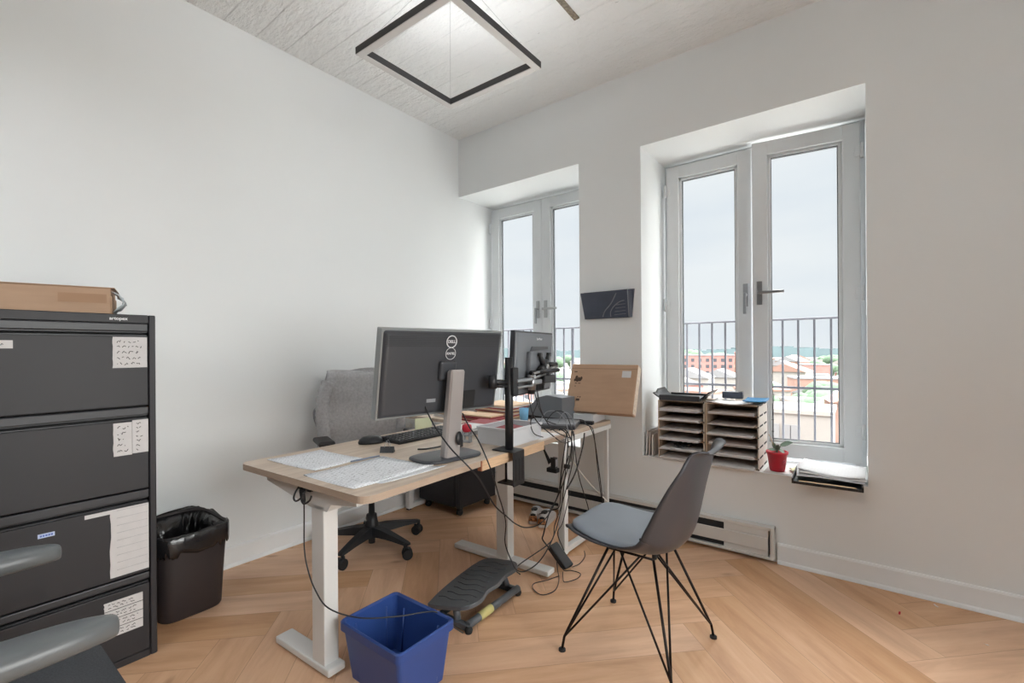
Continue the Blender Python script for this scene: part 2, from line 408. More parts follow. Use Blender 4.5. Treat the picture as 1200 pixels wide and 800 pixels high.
for co, no in (((0, 0, 0), (-1, 0, 0)), ((XR, 0, 0), (1, 0, 0)), ((0, 0, 0), (0, 1, 0)), ((0, YB, 0), (0, -1, 0))):
    bmesh.ops.bisect_plane(f.bm, geom=f.bm.verts[:]+f.bm.edges[:]+f.bm.faces[:], plane_co=co, plane_no=no, clear_outer=True)
fl = f.build('floor', 'floor', clean=False); tag(fl, kind='structure')
for p in fl.data.polygons:
    if p.normal.z < 0: p.flip()
b = MB(); b.box(-.15, XR+.15, YB-.15, .62, H, H+.2); tag(b.build('ceiling', 'ceiling'), kind='structure')
b = MB(); b.box(-.15, 0, YB, .62, 0, H); tag(b.build('wall_left', 'wall'), kind='structure')
W1, W2 = (0., 1.193), (1.655, 2.838)
b = MB()
T = .62
b.box(0, XR, 0, T, HEAD, H)                    # above the openings
b.box(0, XR, 0, T, 0, SILL)                    # below
b.box(W1[1], W2[0], 0, T, SILL, HEAD)          # pier
b.box(W2[1], XR, 0, T, SILL, HEAD)
tag(b.build('wall_back', 'wall'), kind='structure')
W_FILL = (-3.1, -.95)                          # unseen window added in the right wall to light the left wall
b = MB(); b.box(XR, XR+.3, YB, W_FILL[0], 0, H); b.box(XR, XR+.3, W_FILL[1], T, 0, H); b.box(XR, XR+.3, W_FILL[0], W_FILL[1], 0, .5); b.box(XR, XR+.3, W_FILL[0], W_FILL[1], 2.54, H)
tag(b.build('wall_right', 'wallgrey'), kind='structure')
w_fill = thing('window_3', None, None, (XR+.2, W_FILL[0], .5), kind='structure')
b = MB(); wl3, h3 = W_FILL[1]-W_FILL[0], 2.04
for (ya, yb, za, zb) in ((0, .09, 0, h3), (wl3-.09, wl3, 0, h3), (.09, wl3-.09, 0, .09), (.09, wl3-.09, h3-.09, h3), (wl3/2-.06, wl3/2+.06, .09, h3-.09)): b.box(0, .06, ya, yb, za, zb, .004, 1)
b.build('window_frame', 'win', w_fill)
for q in (0, 1):
    b = MB(); b.box(.027, .033, .085+q*wl3/2, wl3/2-.05+q*wl3/2, .085, h3-.085); b.build('pane', 'glass', w_fill)
b = MB(); b.box(-.15, XR+.15, YB-.15, YB, 0, H); tag(b.build('wall_front', 'wallgrey'), kind='structure')

def baseboard(name, p0, p1, nrm):
    """board .11 high with quarter round at the floor; p0->p1 along the wall"""
    p0, p1 = Vector(p0), Vector(p1); d = (p1-p0); ln = d.length; d.normalize(); nv = Vector(nrm)
    m = Matrix((nv, d, Vector((0, 0, 1)))).transposed().to_4x4(); m.translation = p0
    b = MB()
    prof = [(0, 0), (.026, 0), (.026, .006), (.022, .014), (.014, .019), (.013, .100), (.009, .109), (0, .111)]
    a = [b.bm.verts.new(m @ Vector((x, 0, z))) for x, z in prof]; c = [b.bm.verts.new(m @ Vector((x, ln, z))) for x, z in prof]
    k = len(prof)
    for i in range(k): b.bm.faces.new((a[i], a[(i+1) % k], c[(i+1) % k], c[i]))
    b.bm.faces.new(a); b.bm.faces.new(c[::-1])
    tag(b.build(name, 'trim'), kind='structure')
baseboard('baseboard_left', (0, -.002, 0), (0, YB, 0), (1, 0, 0))
baseboard('baseboard_back', (2.435, 0, 0), (XR-.002, 0, 0), (0, -1, 0))
baseboard('baseboard_right', (XR, -.03, 0), (XR, YB, 0), (-1, 0, 0))
baseboard('baseboard_front', (.03, YB, 0), (XR-.03, YB, 0), (0, 1, 0))
# rusty steel strip left bare in the ceiling
b = MB(); b.box(1.545, 1.578, -1.25, -.675, H-.006, H+.01, .002, 1); tag(b.build('trim_3', 'patch'), kind='structure')

# ------------------------------------------------------------------ windows
def window(idx, x0, x1, ajar):
    w_ = thing('window_%d' % idx, None, None, (x0, RD, SILL), kind='structure')
    W, Hh = x1-x0, HEAD-SILL
    b = MB(); fw = .045
    b.box(.002, fw, 0, .07, .002, Hh-.002, .004); b.box(W-fw, W-.002, 0, .07, .002, Hh-.002, .004)
    b.box(fw, W-fw, 0, .07, .002, fw, .004); b.box(fw, W-fw, 0, .07, Hh-fw, Hh-.002, .004)
    b.build('window_frame', 'win', w_)
    sw = (W-2*.03)/2
    for side in (0, 1):
        s = bpy.data.objects.new('sash', None); COL.objects.link(s); s.parent = w_
        # hinge axis at the outer edge
        s.location = (.03 if side == 0 else W-.03, -.012, .03)
        sg = 1 if side == 0 else -1
        s.rotation_euler = (0, 0, -sg*ajar[side])
        hh = Hh-.06; st = .088
        b = MB()
        def bx(xa, xb, ya, yb, za, zb, bev=.006, mi=0):
            xa, xb = (xa, xb) if sg > 0 else (-xb, -xa); b.box(xa, xb, ya, yb, za, zb, bev, 2, mi)
        bx(0, st, -.055, 0, 0, hh); bx(sw-st, sw, -.055, 0, 0, hh)
        bx(st-.004, sw-st+.004, -.055, 0, 0, st); bx(st-.004, sw-st+.004, -.055, 0, hh-st, hh)
        # glazing bead and gasket
        g = .018
        for (a0, a1, c0, c1) in ((st, st+g, st, hh-st), (sw-st-g, sw-st, st, hh-st), (st, sw-st, st, st+g), (st, sw-st, hh-st-g, hh-st)):
            bx(a0, a1, -.040, -.008, c0, c1, .003)
        q = g+.004
        for (a0, a1, c0, c1) in ((st+g, st+q, st+g, hh-st-g), (sw-st-q, sw-st-g, st+g, hh-st-g), (st+g, sw-st-g, st+g, st+q), (st+g, sw-st-g, hh-st-q, hh-st-g)):
            bx(a0, a1, -.034, -.012, c0, c1, 0, 1)
        b.build('sash_frame', ['win', 'wgrey'], s).name = 'sash_frame'
        b = MB(); xa, xb = st+.01, sw-st-.01
        xa, xb = (xa, xb) if sg > 0 else (-xb, -xa); b.box(xa, xb, -.027, -.021, st+.01, hh-st-.01)
        b.build('pane', 'glass', s)
        for hz in (.19, hh*.5 if idx == 2 else hh*.47, hh-.17):
            b = MB(); xx = .012*sg
            b.tube([(-.006*sg, -.064, hz-.045), (-.006*sg, -.064, hz+.045)], .009, 10)
            b.box(min(0, .028*sg), max(0, .028*sg), -.061, -.055, hz-.03, hz+.03, .001, 1)
            b.build('hinge', 'win', s)
        # handle with plate near the free edge
        xh = (sw-.040)*sg; zh = 1.03-.03+.03
        h = MB(); h.box(xh-.016, xh+.016, -.064, -.055, zh-.075, zh+.075, .002, 1)
        h.tube([(xh, -.064, zh), (xh, -.095, zh)], .011, 10)
        ho = None
        if side == 1: h.box(xh-.013, xh+.135, -.104, -.088, zh-.009, zh+.009, .003, 2)
        else: h.box(xh-.009, xh+.009, -.104, -.088, zh-.125, zh+.012, .003, 2)
        h.build('handle', 'steel', s)
    return w_
window(1, W1[0], W1[1], (0, 0))
window(2, W2[0], W2[1], (0, R(7)))
for i, (a, c) in enumerate((W1, W2)):
    b = MB(); b.box(a+.001, c-.001, -.004, RD-.001, SILL-.001, SILL+.006, .002, 1); tag(b.build('trim_%d' % (i+1), 'trim'), kind='structure')

# ------------------------------------------------------------------ balcony railing outside
rl = thing('balcony_railing', 'dark iron balcony railing with vertical bars outside both windows', 'railing', (-.4, .78, -.1))
b = MB(); b.box(0, 4.4, -.020, .020, 1.488, 1.502, .003, 1); b.build('top_rail', 'iron', rl)
b = MB(); b.box(0, 4.4, -.012, .012, 1.014, 1.030); b.build('middle_rail', 'iron', rl)
b = MB(); b.box(0, 4.4, -.012, .012, .60, .614); b.build('bottom_rail', 'iron', rl)
x = .059; k = 0
while x < 4.38:
    b = MB(); th = .012 if k % 15 == 11 else .0065
    b.box(x-th/1, x+th/1, -.008, .008, .47, 1.488) if k % 15 == 11 else b.box(x-.0065, x+.0065, -.0065, .0065, .6, 1.488)
    b.build('post' if k % 15 == 11 else 'bar', 'iron', rl); x += .0935; k += 1
b = MB(); b.box(-.6, 4.3, T, 1.75, .16, .37, .01, 2); tag(b.build('bounce_slab', mat('bounce_white', (236, 236, 234), .8)), 'white slab added below the balcony railing to bounce light inside', 'slab')  # added reflector, throws skylight up through the windows
b = MB(); b.box(XR+.3, XR+2.2, -4.2, .6, .16, .40, .01, 2); tag(b.build('bounce_slab', bpy.data.materials['bounce_white']), 'white slab added outside the right wall to bounce light inside', 'slab')  # second added reflector, beside the unseen right opening

# ------------------------------------------------------------------ pendant lamp
UPL = .85
pl = thing('pendant_lamp', 'square pendant lamp frame with dark sides hanging from the ceiling', 'lamp', (1.232, -1.337, 2.6))
hs, tw, hh = .3165, .036, .036
b = MB()
for sx, sy, ex, ey in ((-1, 0, tw/2, hs), (1, 0, tw/2, hs), (0, -1, hs, tw/2), (0, 1, hs, tw/2)):
    cx, cy = sx*(hs-tw/2), sy*(hs-tw/2)
    if sx: b.box(cx-tw/2, cx+tw/2, -hs, hs, 0.004, hh)
    else: b.box(-hs+tw, hs-tw, cy-tw/2, cy+tw/2, 0.004, hh)
b.build('lamp_frame', 'lampblack', pl)
b = MB(); q = .0015
for sx, sy in ((-1, 0), (1, 0), (0, -1), (0, 1)):
    cx, cy = sx*(hs-tw/2), sy*(hs-tw/2)
    if sx: b.box(cx-tw/2+q, cx+tw/2-q, -hs+q, hs-q, 0, .004)
    else: b.box(-hs+tw-q, hs-tw+q, cy-tw/2+q, cy+tw/2-q, 0, .004)
b.build('diffuser', 'diff', pl)
for sx in (-1, 1):
    for sy in (-1, 1):
        b = MB(); b.tube([(sx*(hs-.02), sy*(hs-.02), hh), (sx*.03, sy*.03, .435)], .0008, 5); b.build('suspension_wire', 'steel', pl)
b = MB(); b.lathe([(.06, .41), (.06, .439)], 24); b.build('ceiling_canopy', 'lampblack', pl)
# strips added on top of the frame to brighten the ceiling
for sx, sy in ((-1, 0), (1, 0), (0, -1), (0, 1)):
    l = bpy.data.lights.new('ceiling_fill_strip', 'AREA'); l.shape = 'RECTANGLE'; l.size = .022 if sx else .55; l.size_y = .55 if sx else .022; l.energy = UPL; l.color = (.97, .99, 1)
    lo = bpy.data.objects.new('ceiling_fill_strip', l); COL.objects.link(lo); lo.parent = pl; lo.location = (sx*(hs-tw/2), sy*(hs-tw/2), hh+.002); lo.rotation_euler = (PI, 0, 0)

# ------------------------------------------------------------------ baseboard heater
hb = thing('baseboard_heater', 'long white electric baseboard heater under the windows', 'heater', (.42, 0, .025))
hl = 2.425-.42
b = MB(); b.box(0, hl, -.012, -.001, 0, .175, .002, 1); b.box(.002, hl, -.052, -.008, .155, .176, .004); b.build('heater_body', 'heater', hb)
b = MB(); b.box(.03, hl-.03, -.058, -.052, .045, .118, .004); b.build('front_panel', 'heater', hb)
b = MB(); b.box(.03, hl-.005, -.058, -.012, .0, .014, .003); b.build('bottom_lip', 'heater', hb)
b = MB(); b.box(.03, hl-.03, -.034, -.013, .014, .155); b.build('heating_element', 'darkgap', hb)
b = MB(); b.box(hl-.26, hl-.03, -.050, -.034, .014, .155, .001, 1); b.box(hl-.02, hl, -.060, -.001, 0, .178, .004); b.build('end_cover', 'heater', hb)
b = MB(); b.box(0, .03, -.060, -.001, 0, .178, .004); b.build('end_cover', 'heater', hb)

# ------------------------------------------------------------------ filing cabinet
cb = thing('filing_cabinet', 'tall charcoal four drawer lateral filing cabinet with taped paper labels', 'filing cabinet', (.04, -3.26, 0))
CW, CD, CH = .915, .53, 1.345
b = MB()
b.box(0, CD-.002, 0, .018, 0, CH, .003, 1); b.box(0, CD, CW-.022, CW, 0, CH, .003, 1)
b.box(0, CD, .018, CW-.022, CH-.034, CH, .003, 1); b.box(0, CD, .018, CW-.022, 0, .028, .003, 1); b.box(0, .02, .018, CW-.022, .028, CH-.034)
b.build('cabinet_body', 'cab', cb)
b = MB(); b.box(.02, CD-.05, .018, CW-.022, .028, CH-.034); b.build('inner_recess', 'cabdark', cb)
zs = [(.990, 1.262, 1.311), (.664, .936, .985), (.338, .610, .659), (.030, .290, .333)]
y0, y1 = .020, CW-.024
drawers = []
def wob(n_, amp, seed):
    rr = random.Random(seed); return [rr.uniform(-amp, amp) for _ in range(n_)]
def label_card(parent, ya, yb, za, zb, seed, rag=0, lines=0, name='label_card'):
    rr = random.Random(seed); b = MB(); xs = CD+.0018
    left = [(ya+rr.uniform(-rag, rag), za+(zb-za)*t/10) for t in range(11)]
    pts = left+[(yb, zb), (yb, za)] if False else [(yb, za), (yb, zb)]+left[::-1]
    b.prism(pts, CD-.001, xs, axis='x'); o = b.build(name, 'label', parent)
    if lines:
        b = MB(); dz = (zb-za)/(lines+.6)
        for i in range(lines):
            zc = zb-dz*(i+.8); y = ya+.012; hh_ = dz*.26
            ye = yb-.008-rr.random()*.02
            while y < ye:
                wl = rr.uniform(.005, .016); 
                p = []
                yy = y
                while yy < min(y+wl, ye):
                    p.append((xs+.0003, yy, zc+rr.uniform(-hh_, hh_))); yy += .0028
                if len(p) > 1: b.tube(p, .0011, 4, cap=False)
                y += wl+rr.uniform(.003, .008)
        b.build('handwriting', 'ink', o)
    return o
for i, (za, zb, zr) in enumerate(zs):
    d = bpy.data.objects.new('drawer', None); COL.objects.link(d); d.parent = cb; drawers.append(d)
    b = MB(); b.box(CD-.03, CD-.001, y0, y1, za, zb, .003, 2); b.build('drawer_front', 'cab', d)
    b = MB(); b.box(CD-.02, CD+.001, y0, y1, zb+.018, zr, .004, 2); b.box(CD-.045, CD-.012, y0, y1, zb+.012, zb+.030, .002, 1); b.box(CD-.022, CD-.012, y0, y1, zb-.004, zb+.006, .002, 1)
    b.build('pull_rail', 'cabrail', d)
label_card(drawers[0], .782, .892-.005, 1.140, 1.258, 1, .001, 5)
label_card(drawers[0], .20, .525, 1.215, 1.242, 12, .001, 1)
o = label_card(drawers[1], .782, .838, .805, .930, 2, .001, 5)
o = label_card(drawers[1], .839, .889, .808, .936, 3, 0, 7)
o = label_card(drawers[2], .772, .888, .350, .606, 4, .0025, 0); 
b = MB(); b.box(CD-.001, CD+.0015, .70, .772, .592, .606); b.build('label_strip', 'label', drawers[2])
b = MB()
for i in range(9): b.tube([(CD+.0022, .79, .60-.003*0-i*.028), (CD+.0022, .885, .60-i*.028)], .0004, 4)
b.build('ruled_lines', 'logod', o)
for k_ in range(4):
    z_ = .262-k_*.034
    label_card(drawers[3], .752+.002*k_, .868, z_-.031, z_, 20+k_, .0015, 2)
st = label_card(drawers[2], .580, .622, .562, .576, 5, 0, 0, 'sticker'); st.data.materials[0] = mat('pale_blue_sticker', (196, 210, 240), .6)
b = MB()
for y_ in range(5): b.box(CD+.0016, CD+.0024, .585+y_*.0068, .590+y_*.0068, .566, .572)
b.build('sticker_print', mat('blue_print', (84, 112, 190), .6), st)
text_mesh('artopex', .017, 'maker_name', 'logo', cb, frame_mtx((CD+.0006, .80, 1.328), (0, 1, 0), (0, 0, 1)), bold=True)

# long cardboard box on the cabinet
bx_ = thing('cardboard_box', 'long brown cardboard box lying on top of the charcoal filing cabinet', 'box', (.472, -2.462, CH+.001), R(-16))
bl, bd, bh = .78, .21, .104
b = MB(); b.box(-bd, 0, -bl, 0, 0, bh, .002, 1); b.build('box_body', 'card', bx_)
b = MB(); b.box(-.0005, .0008, -.150, -.012, .045, .080); b.build('packing_tape', 'tape', bx_)
b = MB(); b.box(-bd, .003, -bl, .012, bh, bh+.0035, .001, 1); b.box(-bd, -.001, .0, .0035, .0, bh*.72, .001, 1); b.build('end_flap', 'card', bx_)
b = MB()
rr = random.Random(5)
def crump(i, j):
    return Vector((-.10+.09*i+rr.uniform(-.008, .008), .006+.032*math.sin(PI*j)+rr.uniform(-.008, .008), .012+.078*j+rr.uniform(-.006, .006)))
b.grid(crump, 9, 7); b.build('plastic_wrap', 'plastwrap', bx_, solid=.001)

# ------------------------------------------------------------------ waste bin with liner
wb = thing('waste_bin', 'black rectangular waste bin with a bin liner beside the filing cabinet', 'bin', (.222, -2.155, 0))
def rr_ring(hx, hy, sq=4.5): pass
b = MB(); b.lathe([(.001, 0), (.84, 0), (.87, .01), (.93, .2), (1., .375), (1.0, .385), (.975, .385), (.965, .37), (.9, .2), (.84, .014), (.001, .014)], 48, sx=.197, sy=.150, sq=5)
b.build('bin_body', 'bin', wb)
b = MB(); rr = random.Random(3)
vs = b.lathe([(.97, .355), (.985, .375), (1.02, .390), (1.045, .382), (1.05, .355), (1.045, .325), (1.03, .308)], 110, sx=.197, sy=.150, sq=5, cap=False)
for v in vs:
    v.co.z += rr.uniform(-.003, .003)+.006*math.sin(v.co.x*31+v.co.y*17) if v.co.z > .33 else rr.uniform(-.02, .008)
b.build('liner_rim', 'bag', wb, solid=.0012)
b = MB(); vs = b.lathe([(.975, .375), (.93, .35), (.88, .30), (.80, .22), (.62, .13), (.3, .09), (.001, .08)], 90, sx=.197, sy=.150, sq=4.5, cap=False)
for v in vs:
    if v.co.z < .36:
        k_ = 1-.22*abs(math.sin(v.co.x*70+v.co.y*45))-rr.uniform(0, .05); v.co.x *= k_; v.co.y *= k_; v.co.z += rr.uniform(-.02, .02)
b.build('liner', 'bag', wb, solid=.001, offset=1)

# ------------------------------------------------------------------ standing desk (near)
DZ = .722
dk = thing('standing_desk', 'ash laminate standing desk on white T legs, covered with plans and monitors', 'desk', (1.535, -2.055, 0), R(2.2))
# local: x from -.82 to 0, y from 0 to 1.37
def rrect(x0, x1, y0, y1, r, n=7):
    o = []
    for cx, cy, a0 in ((x1-r, y0+r, -90), (x1-r, y1-r, 0), (x0+r, y1-r, 90), (x0+r, y0+r, 180)):
        for k in range(n+1):
            a = R(a0+90*k/n); o.append((cx+r*math.cos(a), cy+r*math.sin(a)))
    return o
b = MB(); b.prism(rrect(-.845, 0, 0, 1.37, .045), DZ-.025, DZ, mi=0, mi_side=1); b.build('desktop', ['desk', 'deskedge'], dk)
b = MB(); b.box(-.018, .004, .605, 1.12, DZ-.045, DZ-.0005, .001, 1, 0); b.box(-.018, .0035, .600, .606, DZ-.0448, DZ-.001, 0, 1, 1); b.build('edge_batten', ['ply', 'cut'], dk)
for yc, xa, xb, xc in ((.075, -.63, -.262, -.335), (1.165, -.64, .015, -.285)):
    lg = bpy.data.objects.new('leg', None); COL.objects.link(lg); lg.parent = dk
    b = MB(); b.box(xc-.04, xc+.04, yc-.03, yc+.03, .03, .628, .004); b.build('column', 'deskleg', lg)
    b = MB(); b.box(xc-.032, xc+.032, yc-.022, yc+.022, .6, .69, .004); b.build('inner_column', 'deskleg' if yc < .5 else 'deskgrey', lg)
    b = MB(); b.box(xa, xb, yc-.036, yc+.036, .008, .036, .006); b.build('foot', 'deskleg', lg)
    for xf in (xa+.03, xb-.03):
        b = MB(); b.lathe([(.018, 0), (.018, .009)], 14, c=(xf, yc, 0)); b.build('foot_pad', 'blackrub', lg)
    b = MB(); b.prism([(-.70, .662), (-.70, .697), (-.10, .697), (-.10, .662), (xc+.085, .640), (xc+.06, .61), (xc-.05, .61)], yc-.03, yc+.03, axis='y'); b.build('top_bracket', 'deskleg', lg)
b = MB(); b.box(-.50, -.46, .10, 1.16, .655, .695, .004); b.box(-.24, -.20, .10, 1.16, .655, .695, .004); b.build('cross_beam', 'deskleg', dk)
b = MB()
for dx in (0, .055):
    b.tube(catmull([(-.43+dx, .035, .69), (-.43+dx, .015, .665), (-.425+dx, .005, .645), (-.40+dx, 0, .640), (-.375+dx, .005, .655), (-.37+dx, .01, .672)]), .0035, 8)
b.box(-.44, -.36, .03, .05, .672, .69); b.build('bag_hook', 'black', dk)

# ------------------------------------------------------------------ desk by the windows
d2 = thing('side_desk', 'white framed wooden desk set along the wall under the left window', 'desk', (1.455, -.662, 0), R(.6))
b = MB(); b.box(-1.40, .0, .0, .62, .690, .715, .002, 1, 0); b.build('desktop', 'desk', d2)
b = MB(); b.box(-1.38, 0.004, -.004, .03, .658, .689, .003); b.box(-1.38, .004, .59, .62, .658, .689, .003); b.box(-.03, .004, .03, .59, .658, .689, .003); b.box(-1.38, -1.346, .03, .59, .658, .689, .003); b.build('apron_frame', 'deskleg', d2)
for (lx, ly) in ((-.045, .0), (-.034, .582), (-1.38, 0), (-1.38, .582)):
    b = MB(); b.box(lx, lx+.042 if ly < .1 else lx+.026, ly, ly+.042 if ly < .1 else ly+.026, .012, .658, .003)
    lg = b.build('leg', 'deskleg', d2)
    b = MB(); b.box(lx+.004, lx+.030, ly+.004, ly+.030, 0, .012); b.build('foot_pad', 'blackrub', lg)
for lx in (-.045, -1.38):
    b = MB(); b.box(lx, lx+.036, .042, .582, .012, .045, .003); b.build('floor_bar', 'deskleg', d2)

# ------------------------------------------------------------------ mobile pedestal
pd = thing('mobile_pedestal', 'black metal mobile pedestal on casters under the window desk', 'pedestal', (.10, -.565, 0))
b = MB(); b.box(0, .37, 0, .40, .065, .56, .006); b.build('pedestal_body', 'cab', pd)
b = MB(); b.box(.388, .43, 0, .40, .065, .56, .005); b.build('pedestal_front', 'cab', pd)
b = MB(); b.box(.368, .389, .006, .394, .07, .555); b.box(.431, .434, .005, .395, .075, .078); b.build('finger_groove', 'cabdark', pd)
b = MB(); b.tube([(.378, .008, .33), (.378, -.006, .33)], .009, 12); b.build('lock', 'steel', pd)
for cx, cy in ((.05, .05), (.385, .045), (.05, .35), (.385, .35)):
    c_ = bpy.data.objects.new('caster', None); COL.objects.link(c_); c_.parent = pd
    b = MB(); b.tube([(cx-.012, cy, .022), (cx+.012, cy, .022)], .022, 16); b.build('wheel', 'blackrub', c_)
    b = MB(); b.box(cx-.018, cx+.018, cy-.012, cy+.016, .03, .066, .004); b.build('caster_fork', 'black', c_)

# ------------------------------------------------------------------ office chair
def caster(parent, px, py, ang, r_=.03):
    c_ = bpy.data.objects.new('caster', None); COL.objects.link(c_); c_.parent = parent; c_.location = (px, py, 0); c_.rotation_euler = (0, 0, ang)
    for s in (-1, 1):
        b = MB(); b.tube([(0, s*.006, r_), (0, s*.009, r_), (0, s*.024, r_), (0, s*.028, r_)], [r_*.8, r_, r_, r_*.75], 20); b.build('wheel', 'blackrub', c_)
    b = MB(); b.box(-.026, .020, -.006, .006, r_-.004, r_+.034, .003); b.tube([(-.012, 0, r_+.02), (-.012, 0, r_+.062)], .010, 10); b.build('caster_hood', 'black', c_)

def star_base(parent, ang0, rad, hub=.10):
    for k in range(5):
        a = ang0+k*2*PI/5; ca_, sa_ = math.cos(a), math.sin(a)
        m = Matrix.Rotation(a, 4, 'Z')
        b = MB(); prof = [(.02, .075, .132, .036), (.10, .082, .128, .032), (.2, .083, .113, .026), (rad-.01, .078, .096, .020), (rad+.012, .078, .092, .016)]
        rings = []
        for (x, zl, zh, hw) in prof:
            rings.append([b.bm.verts.new(m @ Vector(p)) for p in ((x, -hw, zl), (x, hw, zl), (x, hw*.75, zh), (x, -hw*.75, zh))])
        for p, q in zip(rings, rings[1:]):
            for j in range(4): b.bm.faces.new((p[j], p[(j+1) % 4], q[(j+1) % 4], q[j]))
        b.bm.faces.new(rings[0][::-1]); b.bm.faces.new(rings[-1])
        b.build('base_arm', 'black', parent)
        caster(parent, rad*ca_, rad*sa_, a+.9+k*1.3)
    b = MB(); b.lathe([(.038, .07), (.042, .14), (.034, .165), (.030, .20), (.018, .201), (.016, .40)], 20); b.lathe([(.020, .025), (.022, .075)], 16); b.build('gas_column', 'black', parent)

oc = thing('office_chair', 'black five star office chair behind the standing desk near the left wall', 'office chair', (.42, -1.225, 0), R(-20))
star_base(oc, R(24), .305)
b = MB(); b.box(-.09, .12, -.07, .07, .395, .43, .01); b.build('seat_mechanism', 'black', oc)
b = MB(); b.box(-.22, .25, -.235, .235, .43, .495, .03, 4); b.build('seat', 'mesh', oc)
# back: frame curved, reclined, at local x = -.24
b = MB(); b.tube(catmull([(-.08, 0, .41), (-.20, 0, .42), (-.255, 0, .50), (-.26, 0, .66), (-.272, 0, .80)]), [.016]*25, 10); b.build('back_bracket', 'black', oc)
def back(u, v):
    y = (u-.5)*2; z = .54+.51*v
    hw = .235-.05*v**3
    return Vector((-.235-.035*v+.035*y*y*(1-.3*v)+.015*math.sin(PI*v), y*hw, z))
b = MB(); b.grid(back, 17, 15); b.build('backrest', 'fabric', oc, solid=.03, offset=0)
for s in (-1, 1):
    b = MB(); b.tube(catmull([(-.05, s*.10, .425), (-.04, s*.25, .43), (.0, s*.275, .46), (.0, s*.275, .64)]), .014, 10)
    ar = b.build('arm_post', 'black', oc)
    b = MB(); b.box(-.09, .115, s*.275-.045, s*.275+.045, .66, .690, .014, 4); b.build('arm_pad', 'black', ar)

# grey jacket over the chair back
jk = thing('jacket', 'light grey knit jacket draped over the office chair back', 'jacket', (.42, -1.225, 0), R(-20))
def drape(off, z0, seed, wd, topz=1.078):
    rr = random.Random(seed); ph = [rr.uniform(0, 6) for _ in range(4)]
    def fn(u, v):
        y = (u-.5)*2; z = z0+(topz-z0)*v
        t = min(1, max(0, (z-.54)/.51))
        hw = (.252-.045*t**3)*wd+.022*(1-v)
        fold = .010*math.sin(y*4+ph[0]+v*1.5)*(1-v)+.0025*math.sin(y*11+ph[1]+v*3)*(1-v)
        base = -.235-.035*t+.035*y*y*(1-.3*t)+.015*math.sin(PI*t)
        if v > .94: base -= off*(v-.94)/.06*.9
        return Vector((base+off+fold, y*hw, z+.010*math.sin(y*3+ph[2])*v+(-.014*y*y*v)))
    return fn
b = MB(); b.grid(drape(.034, .56, 1, 1.0), 33, 21); b.build('inner_side', 'fabric', jk, solid=.006)
b = MB(); b.grid(drape(-.034, .50, 2, 1.0), 33, 21); b.build('outer_side', 'fabric', jk, solid=.006)
def sleeve(pts, rad):
    b = MB(); p = catmull(pts, 6); b.tube(p, [rad[0]+(rad[1]-rad[0])*i/(len(p)-1)+.003*math.sin(i*1.7) for i in range(len(p))], 14); return b
sleeve([(-.215, -.205, 1.0), (-.20, -.232, .93), (-.185, -.245, .84), (-.18, -.245, .74), (-.178, -.235, .64), (-.17, -.22, .56)], (.040, .040)).build('sleeve', 'fabric', jk)
sleeve([(-.215, .205, 1.0), (-.20, .235, .93), (-.19, .25, .84), (-.185, .25, .72), (-.18, .24, .6)], (.034, .03)).build('sleeve', 'fabric', jk)
b = MB(); b.tube(catmull([(-.24, -.215, .86), (-.235, -.275, .84), (-.235, -.285, .79), (-.235, -.262, .70), (-.235, -.262, .60)]), [.007]*25, 8); b.build('hem_trim', 'cableg', jk)

# second office chair, its corner in the frame
o2 = thing('armchair_on_casters', 'grey armed office chair cropped in the bottom left corner before the filing cabinet', 'office chair', (1.385, -2.90, 0), R(90))
star_base(o2, R(20), .30)
b = MB(); b.box(-.09, .12, -.07, .07, .375, .41, .01); b.build('seat_mechanism', 'black', o2)
b = MB()
b.prism(rrect(-.24, .245, -.235, .225, .12, 10), .408, .458); b.build('seat', 'mesh', o2)
bv = o2.children[-1].modifiers.new('edge', 'BEVEL'); bv.width = .02; bv.segments = 4
b = MB(); b.grid(lambda u, v: Vector((-.25-.05*v+.03*(2*u-1)**2, (u-.5)*.44, .52+.42*v)), 15, 13); b.build('backrest', 'mesh', o2, solid=.03)
b = MB(); b.tube(catmull([(-.08, 0, .395), (-.22, 0, .40), (-.30, 0, .50), (-.30, 0, .66)]), .016, 10); b.build('back_bracket', 'black', o2)
for s in (-1, 1):
    b = MB(); b.tube(catmull([(-.05, s*.10, .40), (-.05, s*.25, .41), (-.03, s*.275, .45), (-.03, s*.275, .645)]), .018, 10)
    ar = b.build('arm_post', 'black', o2)
    b = MB()
    # long tapered pad: (x, half width, z top)
    prof = [(-.16, .030, 0), (-.14, .046, .004), (-.02, .052, .004), (.08, .050, .002), (.15, .040, -.002), (.19, .024, -.008), (.20, .010, -.014)]
    rings = []
    for x, hw, dz in prof:
        yc = s*.275
        dz += .018
        rings.append([b.bm.verts.new(Vector(p)) for p in ((x, yc-hw*.8, .648), (x, yc+hw*.8, .648), (x, yc+hw, .662+dz*.5), (x, yc+hw*.9, .674+dz), (x, yc+hw*.45, .681+dz), (x, yc-hw*.45, .681+dz), (x, yc-hw*.9, .674+dz), (x, yc-hw, .662+dz*.5))])
    for p, q in zip(rings, rings[1:]):
        for j in range(8):
            f_ = b.bm.faces.new((p[j], p[(j+1) % 8], q[(j+1) % 8], q[j])); f_.smooth = True
    b.bm.faces.new(rings[0][::-1]); b.bm.faces.new(rings[-1]); b.build('arm_pad', 'armpad', ar, sub=2)

# ------------------------------------------------------------------ shell chair on wire base
ec = thing('shell_chair', 'graphite moulded shell chair with blue grey cushion and black wire legs', 'chair', (2.09, -1.15, 0), R(180))
